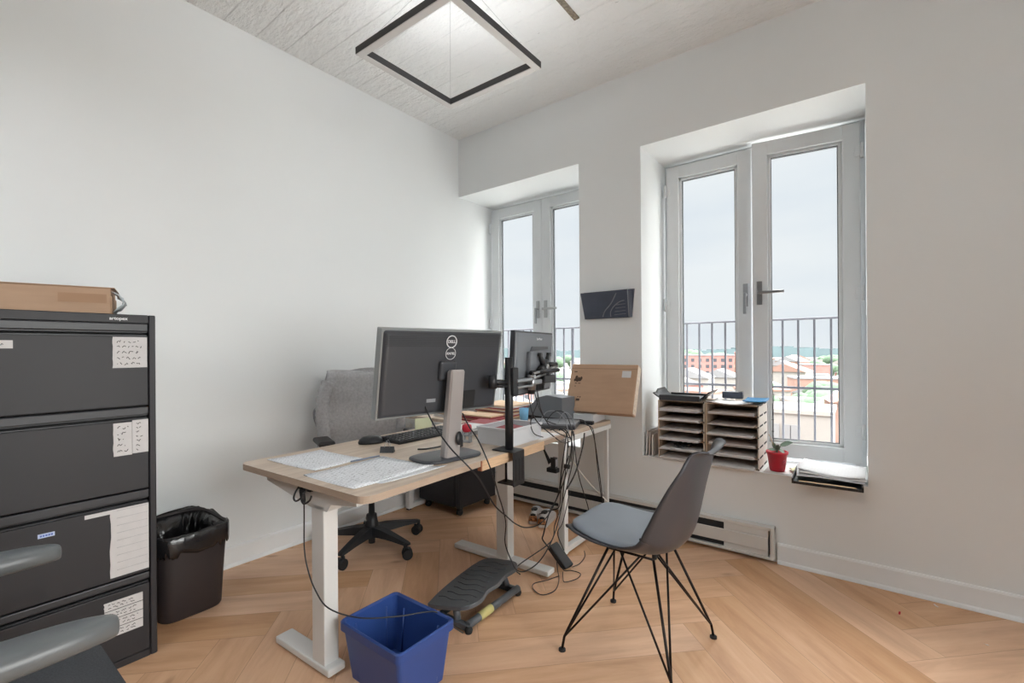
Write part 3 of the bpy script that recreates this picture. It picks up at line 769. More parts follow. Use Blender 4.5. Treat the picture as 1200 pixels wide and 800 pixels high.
# local +x is the way the sitter faces
prof = [(.245, .452), (.235, .464), (.18, .460), (.10, .444), (.02, .430), (-.06, .423), (-.13, .432), (-.188, .470), (-.215, .54), (-.232, .62), (-.248, .70), (-.262, .762), (-.270, .808), (-.282, .824), (-.303, .822)]
halfw = [.12, .165, .205, .225, .232, .235, .236, .236, .232, .225, .215, .198, .172, .150, .12]
NP = len(prof)
def lerp_list(l, t):
    x = t*(len(l)-1); i = min(int(x), len(l)-2); f_ = x-i
    a, c = l[i], l[i+1]
    return tuple(p+(q-p)*f_ for p, q in zip(a, c)) if isinstance(a, tuple) else a+(c-a)*f_
pc = catmull([(p[0], 0, p[1]) for p in prof], 4); hc = [v.x for v in catmull([(h, 0, 0) for h in halfw], 4)]
def shell(u, v, inset=0., lift=0.):
    i = v*(len(pc)-1); k = min(int(i), len(pc)-2); f_ = i-k
    p = pc[k].lerp(pc[k+1], f_); hw = hc[k]+(hc[k+1]-hc[k])*f_
    d = (pc[k+1]-pc[k]).normalized(); nrm = Vector((d.z, 0, -d.x))  # towards the sitter
    s = (u-.5)*2
    rise = .018+.085*math.exp(-((v-.52)/.22)**2)
    c = abs(s)**2.6
    q = p+nrm*(rise*c)
    return Vector((q.x, s*hw*(1-inset), q.z))+nrm*lift
b = MB(); b.grid(lambda u, v: shell(u, v), 29, 57); b.build('seat_shell', 'shell', ec, solid=.007)
def cush(u, v):
    s = (u-.5)*2; t = v
    vv = .035+.46*v
    e = min(1, (1-abs(s)**4)*1.0); e2 = min(1., 6*v)*min(1., 6*(1-v)); 
    k = (1 if e2 >= 1 else e2)
    wsc = math.sqrt(max(0, 1-(2*max(0, abs(v-.5)-.30)/.42)**2)) if abs(v-.5) > .30 else 1
    return shell(.5+(u-.5)*.90*wsc, vv, 0, .005+.028*max(0, e)**.5*min(1, e2)**.5)
b = MB(); b.grid(cush, 25, 25); b.build('seat_cushion', 'cushion', ec, solid=.004)
feet = [(.222, .215), (.212, -.222), (-.225, -.215), (-.205, .222)]
tops = [(.085, .10), (.085, -.10), (-.10, -.10), (-.10, .10)]
wb_ = MB()
zt = .405
ring = [(.085, .10, zt), (.085, -.10, zt), (-.10, -.10, zt), (-.10, .10, zt), (.085, .10, zt)]
wb_.tube(ring, .005, 8); wb_.build('under_seat_frame', 'wire', ec)
for i in range(4):
    fx, fy = feet[i]; tx, ty = tops[i]
    b = MB(); F_ = Vector((fx, fy, .055)); 
    b.tube([(tx, ty, zt), tuple(F_), (fx*1.03, fy*1.03, .008)], .0055, 8)
    n1 = tops[(i+1) % 4]; n0 = tops[(i-1) % 4]
    b.tube([(tx+(n1[0]-tx)*.72, ty+(n1[1]-ty)*.72, zt), tuple(F_)], .0042, 8)
    b.tube([(tx+(n0[0]-tx)*.72, ty+(n0[1]-ty)*.72, zt), tuple(F_)], .0042, 8)
    lg = b.build('leg', 'wire', ec)
    b = MB(); b.lathe([(.008, .012), (.014, .008), (.014, 0)], 14, c=(fx*1.03, fy*1.03, 0)); b.build('foot_glide', 'blackrub', lg)
b = MB()
for tx, ty in tops: b.lathe([(.009, zt), (.009, .435)], 12, c=(tx, ty*.9, 0))
b.build('shell_mounts', 'blackrub', ec)

# ------------------------------------------------------------------ blue recycling bin
rb = thing('recycling_bin', 'blue plastic recycling bin standing beside the desk foot', 'bin', (1.455, -1.862, 0), R(0))
def openbox(parent, name, m, bx0, by0, bx1, by1, h, th, rim):
    """tapered open box: bottom half sizes bx0,by0; top bx1,by1"""
    b = MB()
    def ring(hx, hy, z, r):
        return [b.bm.verts.new((p[0], p[1], z)) for p in rrect(-hx, hx, -hy, hy, r, 4)]
    rs = [ring(bx0, by0, 0, .015), ring(bx1, by1, h-.032, .018), ring(bx1+rim, by1+rim, h-.032, .02), ring(bx1+rim, by1+rim, h-.004, .02), ring(bx1+rim-.004, by1+rim-.004, h, .02), ring(bx1+.002, by1+.002, h, .018), ring(bx1-th, by1-th, h-.006, .016), ring(bx0-th, by0-th, th, .012)]
    for p, q in zip(rs, rs[1:]):
        n_ = len(p)
        for j in range(n_): b.bm.faces.new((p[j], p[(j+1) % n_], q[(j+1) % n_], q[j]))
    b.bm.faces.new(rs[0][::-1]); b.bm.faces.new(rs[-1]); return b.build(name, m, parent)
openbox(rb, 'bin_shell', 'blue', .142, .100, .160, .122, .212, .004, .010)
b = MB()
for sx in (-1, 1):
    b.tube([(sx*.098, .112, .170), (sx*.09, .092, .012)], .0035, 6); b.tube([(sx*.098, -.1155, .178), (sx*.09, -.0995, .012)], .0035, 6)
    b.tube([(sx*.1535, .07, .176), (sx*.1405, .06, .012)], .0035, 6); b.tube([(sx*.1535, -.07, .176), (sx*.1405, -.06, .012)], .0035, 6)
b.build('side_ribs', 'blue', rb)

# ------------------------------------------------------------------ footrest
fr = thing('footrest', 'dark grey tilting footrest with ribbed platform beside the blue bin', 'footrest', (1.385, -1.325, 0), R(3))
out = [(-.115, -.215), (-.10, -.225), (.0, -.215), (.085, -.195), (.12, -.13), (.105, -.06), (.12, .0), (.11, .07), (.125, .14), (.09, .195), (0, .205), (-.09, .20), (-.125, .14), (-.135, 0), (-.13, -.13)]
oc_ = catmull([(x, y, 0) for x, y in out]+[(out[0][0], out[0][1], 0)], 4)[:-1]
tm = Matrix.Translation((-.01, 0, .108)) @ Matrix.Rotation(R(-9), 4, 'Y') @ Matrix.Rotation(R(6), 4, 'X')
b = MB(); b.prism([(p.x, p.y) for p in oc_], -.009, .009, mtx=tm)
pf = b.build('platform', 'foot', fr); bv = pf.modifiers.new('edge', 'BEVEL'); bv.width = .007; bv.segments = 3; bv.limit_method = 'ANGLE'
b = MB()
for i in range(9):
    y = -.16+.04*i
    x_ = -.10+.02*math.sin(i*.9)
    pts = [tm @ Vector((x_+.02*k-.0, y+.006*math.sin(k*1.1+i*.5), .0095)) for k in range(10)]
    b.tube(pts, .0035, 6)
b.build('platform_ribs', 'foot', pf)
b = MB(); b.tube([(.085, -.19, .03), (.095, .18, .032)], .017, 12); b.tube([(-.08, -.19, .022), (-.075, .18, .022)], .013, 12); b.box(-.09, .10, -.20, -.172, .006, .034, .006); b.box(-.09, .10, .165, .193, .006, .034, .006)
b.tube([(.02, -.18, .03), (.0, -.17, .09)], .016, 10); b.tube([(.03, .178, .03), (.01, .17, .088)], .016, 10)
b.build('base_frame', 'foot', fr)
b = MB(); b.tube([(.087, -.115, .0305), (.089, -.03, .031)], .0185, 14); b.build('yellow_wrap', 'yellow', fr)
for cx, cy in ((.09, -.19), (.095, .18), (-.08, -.19), (-.08, .18)):
    b = MB(); b.lathe([(.014, 0), (.018, .012), (.012, .03)], 12, c=(cx, cy, 0)); b.build('foot_pad', 'blackrub', fr)

# ------------------------------------------------------------------ monitors
def monitor_rect(parent, W, Hh, dep, mback, side, thick=.014):
    b = MB(); b.box(-W/2, W/2, -.012, thick, -Hh/2, Hh/2, .004, 2); b.build('bezel', side, parent)
    b = MB()
    # back shell bulging towards -y
    def bk(u, v):
        x = (u-.5)*(W-.016); z = (v-.5)*(Hh-.016)
        e = min(1, min(u, 1-u)*36)*min(1, min(v, 1-v)*26)
        return Vector((x, -.011-dep*e**.6*(.8+.2*math.sin(PI*u)), z))
    b.grid(bk, 73, 53, smooth=True); b.build('back_cover', mback, parent)
    b = MB(); b.box(-W/2+.012, W/2-.012, thick-.0004, thick+.0012, -Hh/2+.016, Hh/2-.012); b.build('screen', 'screen', parent)

mp_ = R(80.3)
# 27 inch monitor: local x = width (left edge nearest the camera), local -y = back
m1 = thing('computer_monitor', 'large dark monitor seen from behind on a silver stand', 'monitor', (1.335, -1.49, DZ+.0005), mp_)
hd = bpy.data.objects.new('display', None); COL.objects.link(hd); hd.parent = m1
# centre of the panel in world (1.352,-1.53,1.105)
hd.location = (Matrix.Rotation(-mp_, 3, 'Z') @ Vector((1.357-1.335, -1.526+1.49, 1.105-DZ-.0005)))
hd.rotation_euler = (R(9.8), 0, 0)
monitor_rect(hd, .622, .372, .016, 'monback', 'monside', .028)
b = MB(); b.box(-.30, .30, -.0282, -.0262, .1175, .119); b.build('seam', 'cab', hd)
for k in range(9):
    pass
b = MB()
for k in range(9): b.box(-.300, .300, -.0280, -.0266, .126+k*.0055, .1272+k*.0055)
b.build('vent_grille', 'cab', hd)
fm = lambda x, y_, z: frame_mtx((x, y_, z), (1, 0, 0), (0, 0, 1))
def ring_part(cx, cz, r_, tk, m, y_=-.0290):
    b = MB(); b.tube([(cx+r_*math.cos(t), y_, cz+r_*math.sin(t)) for t in [2*PI*k/40 for k in range(41)]], tk, 6, cap=False); return b.build('logo_ring', m, hd)
ring_part(.012, .137, .0255, .0024, 'logo'); text_mesh('DELL', .018, 'logo_letters', 'logo', hd, fm(.012, -.0300, .137), bold=True)
ring_part(.012, .085, .0255, .0012, 'logo'); text_mesh('KNTEL', .0145, 'logo_letters', 'logo', hd, fm(.012, -.0300, .085), bold=True)
b = MB(); b.box(-.045, .040, -.046, -.02, -.03, .055, .01, 3); b.build('stand_mount', 'monback', hd)
b = MB(); b.box(.06, .17, -.0290, -.026, -.165, -.085, .002, 1); b.build('port_bay', 'cabdark', hd)
b = MB(); b.box(-.09, -.045, -.0290, -.0275, -.125, -.110); b.build('rating_label', 'logod', hd)
# stand: leaning silver column
b = MB()
prof_ = [(.0, .034, .022), (.06, .033, .020), (.16, .0325, .018), (.30, .0315, .016), (.372, .031, .015), (.380, .026, .013)]
rings = []
for z, hw, hd_ in prof_:
    yc = -.055-.052*(z/.38)
    rings.append([b.bm.verts.new((px*1.18-.014+.0*z, yc+py, z+.012)) for px, py in [(-hw, -hd_*.5), (-hw*.8, -hd_), (hw*.8, -hd_), (hw, -hd_*.5), (hw, hd_), (-hw, hd_)]])
for p, q in zip(rings, rings[1:]):
    for j in range(6): b.bm.faces.new((p[j], p[(j+1) % 6], q[(j+1) % 6], q[j]))
b.bm.faces.new(rings[0][::-1]); b.bm.faces.new(rings[-1])
b.build('stand_column', 'silver', m1)
b = MB(); b.lathe([(.0001, 0), (.026, 0), (.026, .001), (.0001, .001)], 24); 
for v in b.bm.verts: v.co = Vector((v.co.x*.62+.004, -.0905-v.co.z*3-.0035, .095+v.co.y*1.15))
b.build('cable_hole', 'black', m1)
b = MB(); b.lathe([(.001, 0), (.98, 0), (1., .004), (.99, .010), (.9, .0135), (.3, .016), (.001, .016)], 56, sx=.156, sy=.10, sq=4.); b.build('stand_base', 'monback', m1)

# second monitor on the clamp arm
m2 = thing('arm_mounted_monitor', 'smaller grey monitor seen from behind held by a black clamp arm', 'monitor', (1.415, -.925, 1.131), R(102), rot=(R(3), 0, R(102)))
monitor_rect(m2, .515, .325, .012, 'mongrey', 'monback')
b = MB(); b.prism([(-.10, .045), (-.07, .085), (.16, .085), (.16, .07), (-.06, .062)], -.026, -.020, axis='y'); b.build('rear_ridge', 'monback', m2)
b = MB(); b.box(-.13, .16, -.045, -.02, -.10, .06, .008, 2); b.build('rear_bulge', 'mongrey', m2)
b = MB(); b.box(-.06, .07, -.052, -.02, -.125, -.095, .003, 1)
for k in range(6): b.box(-.05+k*.018, -.040+k*.018, -.056, -.04, -.142, -.118)
b.build('cable_ports', 'blackrub', m2)
text_mesh('SyncMaster', .017, 'maker_name', 'whiteplastic', m2, frame_mtx((.035, -.0235, .125), (1, 0, 0), (0, 0, 1)))

# clamp post with arms
ca_ = thing('monitor_arm', 'black steel desk clamp post with two jointed monitor arms', 'monitor arm', (1.487, -1.222, DZ), R(2.2))
b = MB(); b.tube([(0, 0, .006), (0, 0, .440)], .0195, 20); b.build('post', 'black', ca_)
b = MB(); b.box(-.07, .050, -.045, .045, 0.0005, .007, .002, 1); b.box(.048, .056, -.045, .045, -.155, .006, .002, 1); b.box(-.05, .055, -.03, .03, -.155, -.148, .001, 1)
b.tube([(-.02, 0, -.148), (-.02, 0, -.052)], .006, 10); b.lathe([(.022, 0), (.024, .012)], 16, c=(-.02, 0, -.052+.0))
cl = b.build('desk_clamp', 'black', ca_)
b = MB()
for y in (-.028, .0, .026): b.box(.0555, .0568, y-.004, y+.004, -.13, -.03)
b.build('clamp_slots', 'cabdark', cl)
b = MB(); b.box(-.022, .034, -.010, .034, .262, .392, .005, 2); b.build('arm_collar', 'black', ca_)
# arm towards the small monitor (local y forward = world +y)
b = MB(); b.box(.008, .040, .02, .17, .318, .338, .006, 2); b.box(.008, .040, .02, .17, .292, .304, .004, 2); b.tube([(.024, .165, .275), (.024, .165, .35)], .02, 14)
b.box(.0, .03, .165, .255, .30, .325, .005, 2); b.build('arm_link', 'steel', ca_)
b = MB(); b.tube([(-.005, .205, .25), (-.005, .205, .36)], .018, 14); b.tube([(.02, .16, .36), (.03, .42, .365)], .011, 10); b.box(.005, .03, .28, .40, .30, .34, .006, 2); b.build('arm_joint', 'black', ca_)
# bracket on the back of the small monitor, joined to the arm
bpy.context.view_layer.update()
m_ = ca_.matrix_world.inverted() @ m2.matrix_world @ Matrix.Translation((.035, -.058, -.025))
vb = MB()
for sx in (-1, 1):
    for sz in (-1, 1):
        vb.tube([m_ @ Vector((0, 0, 0)), m_ @ Vector((sx*.030, 0, sz*.026)), m_ @ Vector((sx*.066, .004, sz*.068))], [.020, .015, .010], 8)
        vb.tube([m_ @ Vector((sx*.066, -.008, sz*.068)), m_ @ Vector((sx*.066, .022, sz*.068))], .011, 10)
vb.box(-.032, .032, -.012, .012, -.075, .045, .01, 3, mtx=m_)
vb.box(-.12, -.03, -.016, .010, -.045, -.015, .004, 2, mtx=m_); vb.tube([m_ @ Vector((.03, -.006, .015)), m_ @ Vector((.16, -.006, .012))], .013, 12); vb.tube([m_ @ Vector((-.085, -.006, -.02)), m_ @ Vector((-.05, -.006, .0))], .020, 12)
vb.build('monitor_bracket', 'black', ca_)
b = MB(); b.tube([m_ @ Vector((0, -.022, .0)), m_ @ Vector((0, -.012, .0))], .018, 18)
for zz in (-.012, -.034): b.tube([m_ @ Vector((-.20, -.02, zz-.012)), m_ @ Vector((-.03, -.016, zz))], .007, 8); b.tube([m_ @ Vector((.03, -.014, zz)), m_ @ Vector((.165, -.014, zz+.012))], .007, 8)
b.build('steel_link_bars', 'steel', ca_)
# arm towards the large monitor
b = MB(); b.tube([(-.0, -.02, .325), (-.02, -.10, .33)], .012, 10); b.tube([(-.02, -.10, .30), (-.02, -.10, .36)], .02, 14); b.tube([(-.02, -.075, .31), (-.0, -.02, .305)], .008, 8); b.build('short_arm', 'black', ca_)

# ------------------------------------------------------------------ things on the standing desk
DT = DZ+.0006
def sheet(name, pts, z, m, label, cat, th=.0012, curl=0., group=None, n_=8):
    """a sheet (or thin stack) given by its four corners, gently waved; local origin at its centre"""
    c = Vector((sum(p[0] for p in pts)/4, sum(p[1] for p in pts)/4, z)); b = MB()
    A_, B_, C_, D_ = [Vector((p[0], p[1], z))-c for p in pts]
    rr = random.Random(int(abs(c.x*1000))+len(label)); ph = rr.uniform(0, 6)
    def fn(u, v):
        p = A_.lerp(B_, u).lerp(D_.lerp(C_, u), v); p.z += curl*(.5+.5*math.sin(u*5+ph+v*3))+curl*2.5*((2*u-1)**2*(2*v-1)**2); return p
    b.grid(fn, n_, n_); o = b.build(name, m, None, loc=c, solid=th, offset=1)
    if label: tag(o, label, cat, group)
    return o
sheet('plan_sheet', [(.746, -1.996), (1.09, -1.97), (1.065, -1.735), (.747, -1.745)], DT, 'plan', 'white printed plan sheet at the wall end of the standing desk', 'paper', .0016, .0015)
sheet('plan_sheet', [(1.115, -2.030), (1.43, -2.022), (1.405, -1.63), (1.105, -1.66)], DT+.0, 'plan', 'top printed plan sheet nearest the rounded desk corner', 'paper', .003, .0015)
sheet('plan_sheet', [(1.40, -1.93), (1.455, -1.92), (1.455, -1.60), (1.395, -1.66)], DT, 'plan', 'narrow plan sheet edge peeking out toward the monitor stand', 'paper', .0014, .001)
b = MB(); b.tube([(.0, 0, .003), (.01, .14, .003)], .0035, 8); tag(b.build('pencil', mat('grey_blue_pencil', (120, 130, 150), .5), None, loc=(1.076, -1.80, DT+.0), rotz=0), 'grey pencil lying between the two large plan sheets', 'pencil')

mo = thing('computer_mouse', 'black computer mouse in front of the keyboard', 'mouse', (.80, -1.50, DT), R(60))
b = MB(); b.lathe([(.001, 0), (.98, 0), (1.02, .008), (.92, .022), (.62, .034), (.25, .038), (.001, .038)], 28, sx=.062, sy=.038, sq=2.3); b.build('mouse_body', 'black', mo)
b = MB(); b.tube([(.030, -.002, .030), (.030, .004, .030)], .009, 12); b.box(.0, .050, -.0006, .0006, .030, .0345); b.build('scroll_wheel', 'monside', mo)
bc = thing('binder_clip', 'black binder clip standing on the standing desk', 'binder clip', (1.045, -1.585, DT), R(-53))
b = MB(); b.prism([(-.016, 0), (.016, 0), (.002, .027), (-.002, .027)], -.032, .032, axis='y'); b.build('clip_body', 'black', bc)
b = MB()
for s in (-1, 1): b.tube(catmull([(s*.004, -.013, .024), (s*.010, -.010, .036), (s*.014, 0, .056), (s*.010, .010, .036), (s*.004, .013, .024)], 4), .0011, 6)
b.build('clip_handles', 'steel', bc)

kb = thing('keyboard', 'dark keyboard on the standing desk behind the large monitor', 'keyboard', (.87, -1.215, DT), R(90))
b = MB(); b.prism([(-.085, 0), (.085, 0), (.085, .022), (-.085, .012)], -.225, .225, axis='x'); b.build('keyboard_case', 'black', kb)
b = MB()
for r_ in range(6):
    for c_ in range(20):
        if c_ in (15,) : continue
        x = -.213+c_*.0217; y = -.068+r_*.0245; z = .0125+(y+.085)/.17*.010
        b.box(x-.0085, x+.0085, y-.009, y+.009, z-.001, z+.005, .0015, 1)
b.box(-.222, .222, -.079, .066, .009, .0135)
b.build('keys', 'cabrail', kb)
nt_ = MB(); nt_.box(-.052, .052, -.002, .002, 0, .075); tag(nt_.build('sticky_note', 'postit', None, loc=(.745, -1.093, DT), rotz=R(70)), 'pale yellow note standing up behind the keyboard', 'note')
# white tray with a red folder
tr = thing('desk_tray', 'white plastic tray holding folders beside the clamp post', 'tray', (1.345, -1.030, DT), R(2))
b = MB()
for (xa, xb, ya, yb) in ((-.105, -.099, -.14, .14), (.099, .105, -.14, .14), (-.099, .099, -.14, -.134), (-.099, .099, .134, .14)): b.box(xa, xb, ya, yb, 0, .085, .002, 1)
b.box(-.105, .105, -.14, .14, 0, .004)
for (xa, xb, ya, yb) in ((-.110, -.099, -.145, .145), (.099, .110, -.145, .145), (-.099, .099, -.145, -.134), (-.099, .099, .134, .145)): b.box(xa, xb, ya, yb, .075, .087, .002, 1)
b.build('tray_body', 'whiteplastic', tr)
sheet('folder', [(1.262, -1.14), (1.428, -1.14), (1.42, -.92), (1.26, -.92)], DT+.062, 'redcard', 'dark red folder lying in the white desk tray', 'folder', .012, .002)
st_ = thing('desk_stamp', 'red handled self inking stamp behind the silver monitor stand', 'stamp', (1.19, -1.195, DT), R(20))
b = MB(); b.lathe([(.001, .052), (.021, .054), (.026, .068), (.024, .088), (.012, .096), (.001, .097)], 20); b.build('stamp_handle', 'red', st_)
b = MB()
for sx in (-1, 1):
    for sy in (-1, 1): b.box(sx*.018-.003, sx*.018+.003, sy*.012-.003, sy*.012+.003, 0, .056)
b.box(-.022, .022, -.016, .016, .0, .008); b.box(-.022, .022, -.016, .016, .034, .040); b.build('stamp_frame', 'cableg', st_)
st2 = thing('ink_box', 'small red and white box next to the white desk tray', 'box', (1.235, -1.05, DT), R(10))
b = MB(); b.box(-.02, .0, -.04, .035, 0, .05, .002, 1); b.build('box_body', 'whiteplastic', st2)
b = MB(); b.box(-.0005, .0008, -.035, .03, .02, .046); b.build('red_band', 'red', st2)
# black coiled lead lying around the stand base
b = MB(); b.tube(catmull([(0, 0, .004), (.03, .03, .004), (.05, .09, .006), (.03, .15, .004), (.06, .20, .005), (.04, .26, .004), (.02, .23, .012), (.05, .17, .012)]), .004, 8)
tag(b.build('coiled_lead', 'cable', None, loc=(1.125, -1.47, DT)), 'black lead coiled behind the monitor stand base', 'cable')
b = MB(); b.box(-.025, .025, -.04, .04, 0, .035, .004, 2); tag(b.build('usb_hub', 'black', None, loc=(1.235, -1.33, DT), rotz=R(15)), 'small black box tucked behind the silver monitor stand', 'hub')
# papers and clutter heaps behind
heap = [('paper_stack', (1.00, -.98), .16, .22, .035, 'sheetw', 'white paper stack behind the white desk tray'),
        ('folder_stack', (.95, -.80), .20, .26, .03, 'redcard', 'stack of dark red folders at the far end of the standing desk')]
for nm, (x, y), wx, wy, hh_, m_, lb in heap:
    b = MB(); nl = max(3, int(hh_/.006))
    rr = random.Random(len(lb))
    for k in range(nl):
        a = rr.uniform(-.08, .08); ox, oy = rr.uniform(-.01, .01), rr.uniform(-.01, .01)
        b.box(-wx/2, wx/2, -wy/2, wy/2, hh_*k/nl, hh_*(k+1)/nl-.0008, mtx=Matrix.Translation((ox, oy, 0)) @ Matrix.Rotation(a, 4, 'Z'))
    tag(b.build(nm, m_, None, loc=(x, y, DT), rotz=.1), lb, 'papers')
sheet('paper_sheet', [(1.22, -.93), (1.47, -.93), (1.46, -.73), (1.24, -.72)], DT, 'sheetw', 'white loose sheets at the desk edge under the hanging monitor cables', 'paper', .004, .001)

# ------------------------------------------------------------------ things on the window desk
D2 = .7156
sl = thing('laptop_dock', 'flat dark grey laptop dock with cables on the window desk corner', 'dock', (1.28, -.50, D2), R(20))
b = MB(); b.box(-.15, .15, -.105, .105, .004, .036, .004, 2); b.build('dock_body', 'mongrey', sl)
b = MB(); b.box(-.1505, .1505, -.1055, .1055, .004, .028, .003, 1); b.build('dock_lower_case', 'monback', sl)
for sx in (-1, 1):
    for sy in (-1, 1):
        b = MB(); b.lathe([(.01, 0), (.01, .005)], 10, c=(sx*.12, sy*.08, 0)); b.build('foot_pad', 'blackrub', sl)
wd = thing('office_machine', 'grey wedge shaped machine standing on the window desk', 'office machine', (1.075, -.27, D2), R(-6))
b = MB(); b.prism([(-.18, 0), (.19, 0), (.19, .165), (.06, .175), (-.02, .155), (-.08, .10), (-.17, .05)], -.07, .07, axis='y'); b.build('machine_body', 'mongrey', wd)
b = MB(); b.box(-.10, .16, -.074, -.069, .01, .03); b.build('paper_slot', 'cabdark', wd)
bt = thing('blue_cup', 'pale blue plastic cup behind the hanging monitor cables', 'cup', (1.03, -.47, D2))
b = MB(); b.lathe([(.001, 0), (.026, 0), (.032, .095), (.030, .095), (.024, .004), (.001, .004)], 24); b.build('cup_body', 'bluepl', bt)
clut = [((.36, -.30), .30, .32, .07, 'sheetw', 'left heap of white papers on the window desk'), ((.72, -.28), .30, .30, .09, 'sheetg', 'middle heap of mixed papers on the window desk'), ((.72, -.56), .34, .14, .045, 'redcard', 'red and brown file stack at the front of the window desk'), ((.42,-.55),.2,.12,.03,'sheetw','small white paper stack at the wall end of the window desk')]
for i, ((x, y), wx, wy, hh_, m_, lb) in enumerate(clut):
    b = MB(); nl = int(hh_/.008); rr = random.Random(i+40)
    for k in range(nl):
        b.box(-wx/2, wx/2, -wy/2, wy/2, hh_*k/nl, hh_*(k+1)/nl-.001, mi=k % 3 if m_ != 'sheetw' else (k % 4 == 2)*2, mtx=Matrix.Translation((rr.uniform(-.015, .015), rr.uniform(-.01, .01), 0)) @ Matrix.Rotation(rr.uniform(-.1, .1), 4, 'Z'))
    tag(b.build('paper_heap', [m_, 'ply', 'redcard' if m_ != 'sheetw' else 'orgwood'], None, loc=(x, y, D2)), lb, 'papers')
wt = MB(); wt.box(.035, .18, -.10, .10, 0, .055, .003, 2); tag(wt.build('ring_binder', 'whiteplastic', None, loc=(1.235, -.155, D2), rotz=R(4)), 'white binder lying under the leaning cardboard box', 'binder')
# leaning cardboard carton
ct = thing('leaning_carton', 'flat brown cardboard carton leaning on the wall between the windows', 'carton', (1.44, -.228, .775), rot=(R(-21.6), 0, R(3.8)))
b = MB(); b.box(-.235, .235, 0, .062, .012, .345, .006, 3); b.build('carton_body', 'card', ct)
b = MB(); b.box(.2345, .2365, .003, .059, .02, .335); b.build('worn_side', 'cardedge', ct)
b = MB(); b.box(.135, .195, -.0012, .0002, .255, .300); b.build('shipping_label', 'label', ct)
b = MB(); b.box(-.232, .232, -.0006, .0004, .312, .3135); b.build('flap_seam', 'carddark', ct)
def fig(parent):
    b = MB()
    for (x, z, rx, rz) in ((-.185, .245, .010, .016), (-.178, .228, .014, .012), (-.160, .232, .013, .013), (-.150, .242, .009, .012), (-.196, .228, .007, .010), (-.168, .243, .006, .008)):
        b.prism([(x+rx*math.cos(t), z+rz*math.sin(t)) for t in [2*PI*k/12 for k in range(12)]], -.001, .0002, axis='y')
    b.box(-.192, -.176, -.001, .0002, .203, .208); b.box(-.168, -.150, -.001, .0002, .203, .208); b.box(-.208, -.186, -.001, .0002, .285, .291)
    b.box(-.19, -.183, -.001, .0002, .182, .188); b.box(-.157, -.150, -.001, .0002, .108, .114); b.box(-.142, -.134, -.001, .0002, .106, .114); b.box(-.165, -.140, -.001, .0002, .083, .098)
    b.build('printed_symbols', 'carddark', parent)
fig(ct)
b = MB(); b.box(-.08, .08, -.018, .018, 0, .022, .004, 2); tag(b.build('power_strip', 'black', None, loc=(1.37, -.305, D2), rotz=R(8)), 'short black power strip in front of the leaning carton', 'power strip')

# ------------------------------------------------------------------ under the desks
def shoe(loc, rz, lb):
    s = thing('sneaker', lb, 'shoe', loc, rz, 'pair of sneakers under the window desk')
    b = MB(); ol = catmull([(-.13, -.028, 0), (-.135, 0, 0), (-.13, .028, 0), (-.05, .034, 0), (.05, .044, 0), (.11, .036, 0), (.135, 0, 0), (.11, -.036, 0), (.05, -.044, 0), (-.05, -.034, 0), (-.13, -.028, 0)], 4)[:-1]
    b.prism([(p.x, p.y) for p in ol], 0, .024); b.build('sole', 'shoesole', s)
    sec = [(-.128, .030, .070), (-.11, .034, .088), (-.07, .034, .082), (-.03, .036, .078), (.02, .042, .070), (.07, .042, .052), (.11, .034, .038), (.13, .018, .030)]
    b = MB(); rings = []
    for x, hw, zt_ in sec:
        rings.append([b.bm.verts.new((x, hw*c_, .020+(zt_-.020)*s_)) for c_, s_ in [(math.cos(t), max(0, math.sin(t))) for t in [PI*k/10 for k in range(11)]]])
    for p, q in zip(rings, rings[1:]):
        for j in range(10):
            f_ = b.bm.faces.new((p[j], p[j+1], q[j+1], q[j])); f_.smooth = True; f_.material_index = 0
    b.bm.faces.new(rings[0]); b.bm.faces.new(rings[-1][::-1]); b.build('upper', 'shoefab', s)
    b = MB()
    b.tube([(-.132, -.026, .032), (-.137, 0, .032), (-.132, .026, .032)], .012, 8); b.tube([(-.130, -.024, .048), (-.135, 0, .048), (-.130, .024, .048)], .011, 8); b.build('heel_counter', 'leopard', s)
    b = MB(); b.lathe([(.001, 0), (1, 0), (1, .004), (.001, .004)], 18, c=(-.075, 0, .083), sx=.038, sy=.022); b.tube([(-.128, -.014, .06), (-.134, 0, .066), (-.128, .014, .06)], .009, 8); b.build('shoe_opening', 'blackrub', s)
    b = MB()
    for k in range(4): b.tube([(-.01+k*.018, -.024, .078-k*.006), (-.005+k*.018, 0, .084-k*.006), (-.01+k*.018, .024, .078-k*.006)], .0028, 6)
    b.build('laces', 'whiteplastic', s)
shoe((.955, -.225, 0), R(115), 'left light sneaker of the pair with leopard print heel under the window desk')
shoe((1.055, -.235, 0), R(108), 'right light sneaker of the pair with leopard print heel under the window desk')
ad = thing('power_adapter', 'black laptop power adapter leaning on the desk leg', 'power adapter', (1.470, -.742, .045), rot=(R(10), R(38), R(-8)))
b = MB(); b.box(-.075, .075, -.032, .032, -.018, .018, .007, 3); b.build('adapter_case', 'black', ad)
b = MB(); b.box(-.055, .05, -.02, .02, .0178, .0186); b.build('adapter_label', 'cab', ad)
ps = thing('hanging_socket_block', 'black plug block hanging in the cable bundle', 'power block', (1.405, -.72, .50))
b = MB(); b.box(-.026, .040, -.02, .02, .0, .026, .005, 2); b.box(.0, .030, -.016, .016, .022, .085, .004, 2); b.build('block_body', 'black', ps)
b = MB(); b.box(.029, .031, -.008, .008, .035, .075); b.build('pale_sticker', 'cableg', ps)
b = MB(); b.tube([(0, 0, .08), (-.01, -.005, .05), (-.045, -.01, .12), (-.05, -.01, .20)], [.010, .012, .006, .004], 8); b.build('plug', 'blackrub', ps)

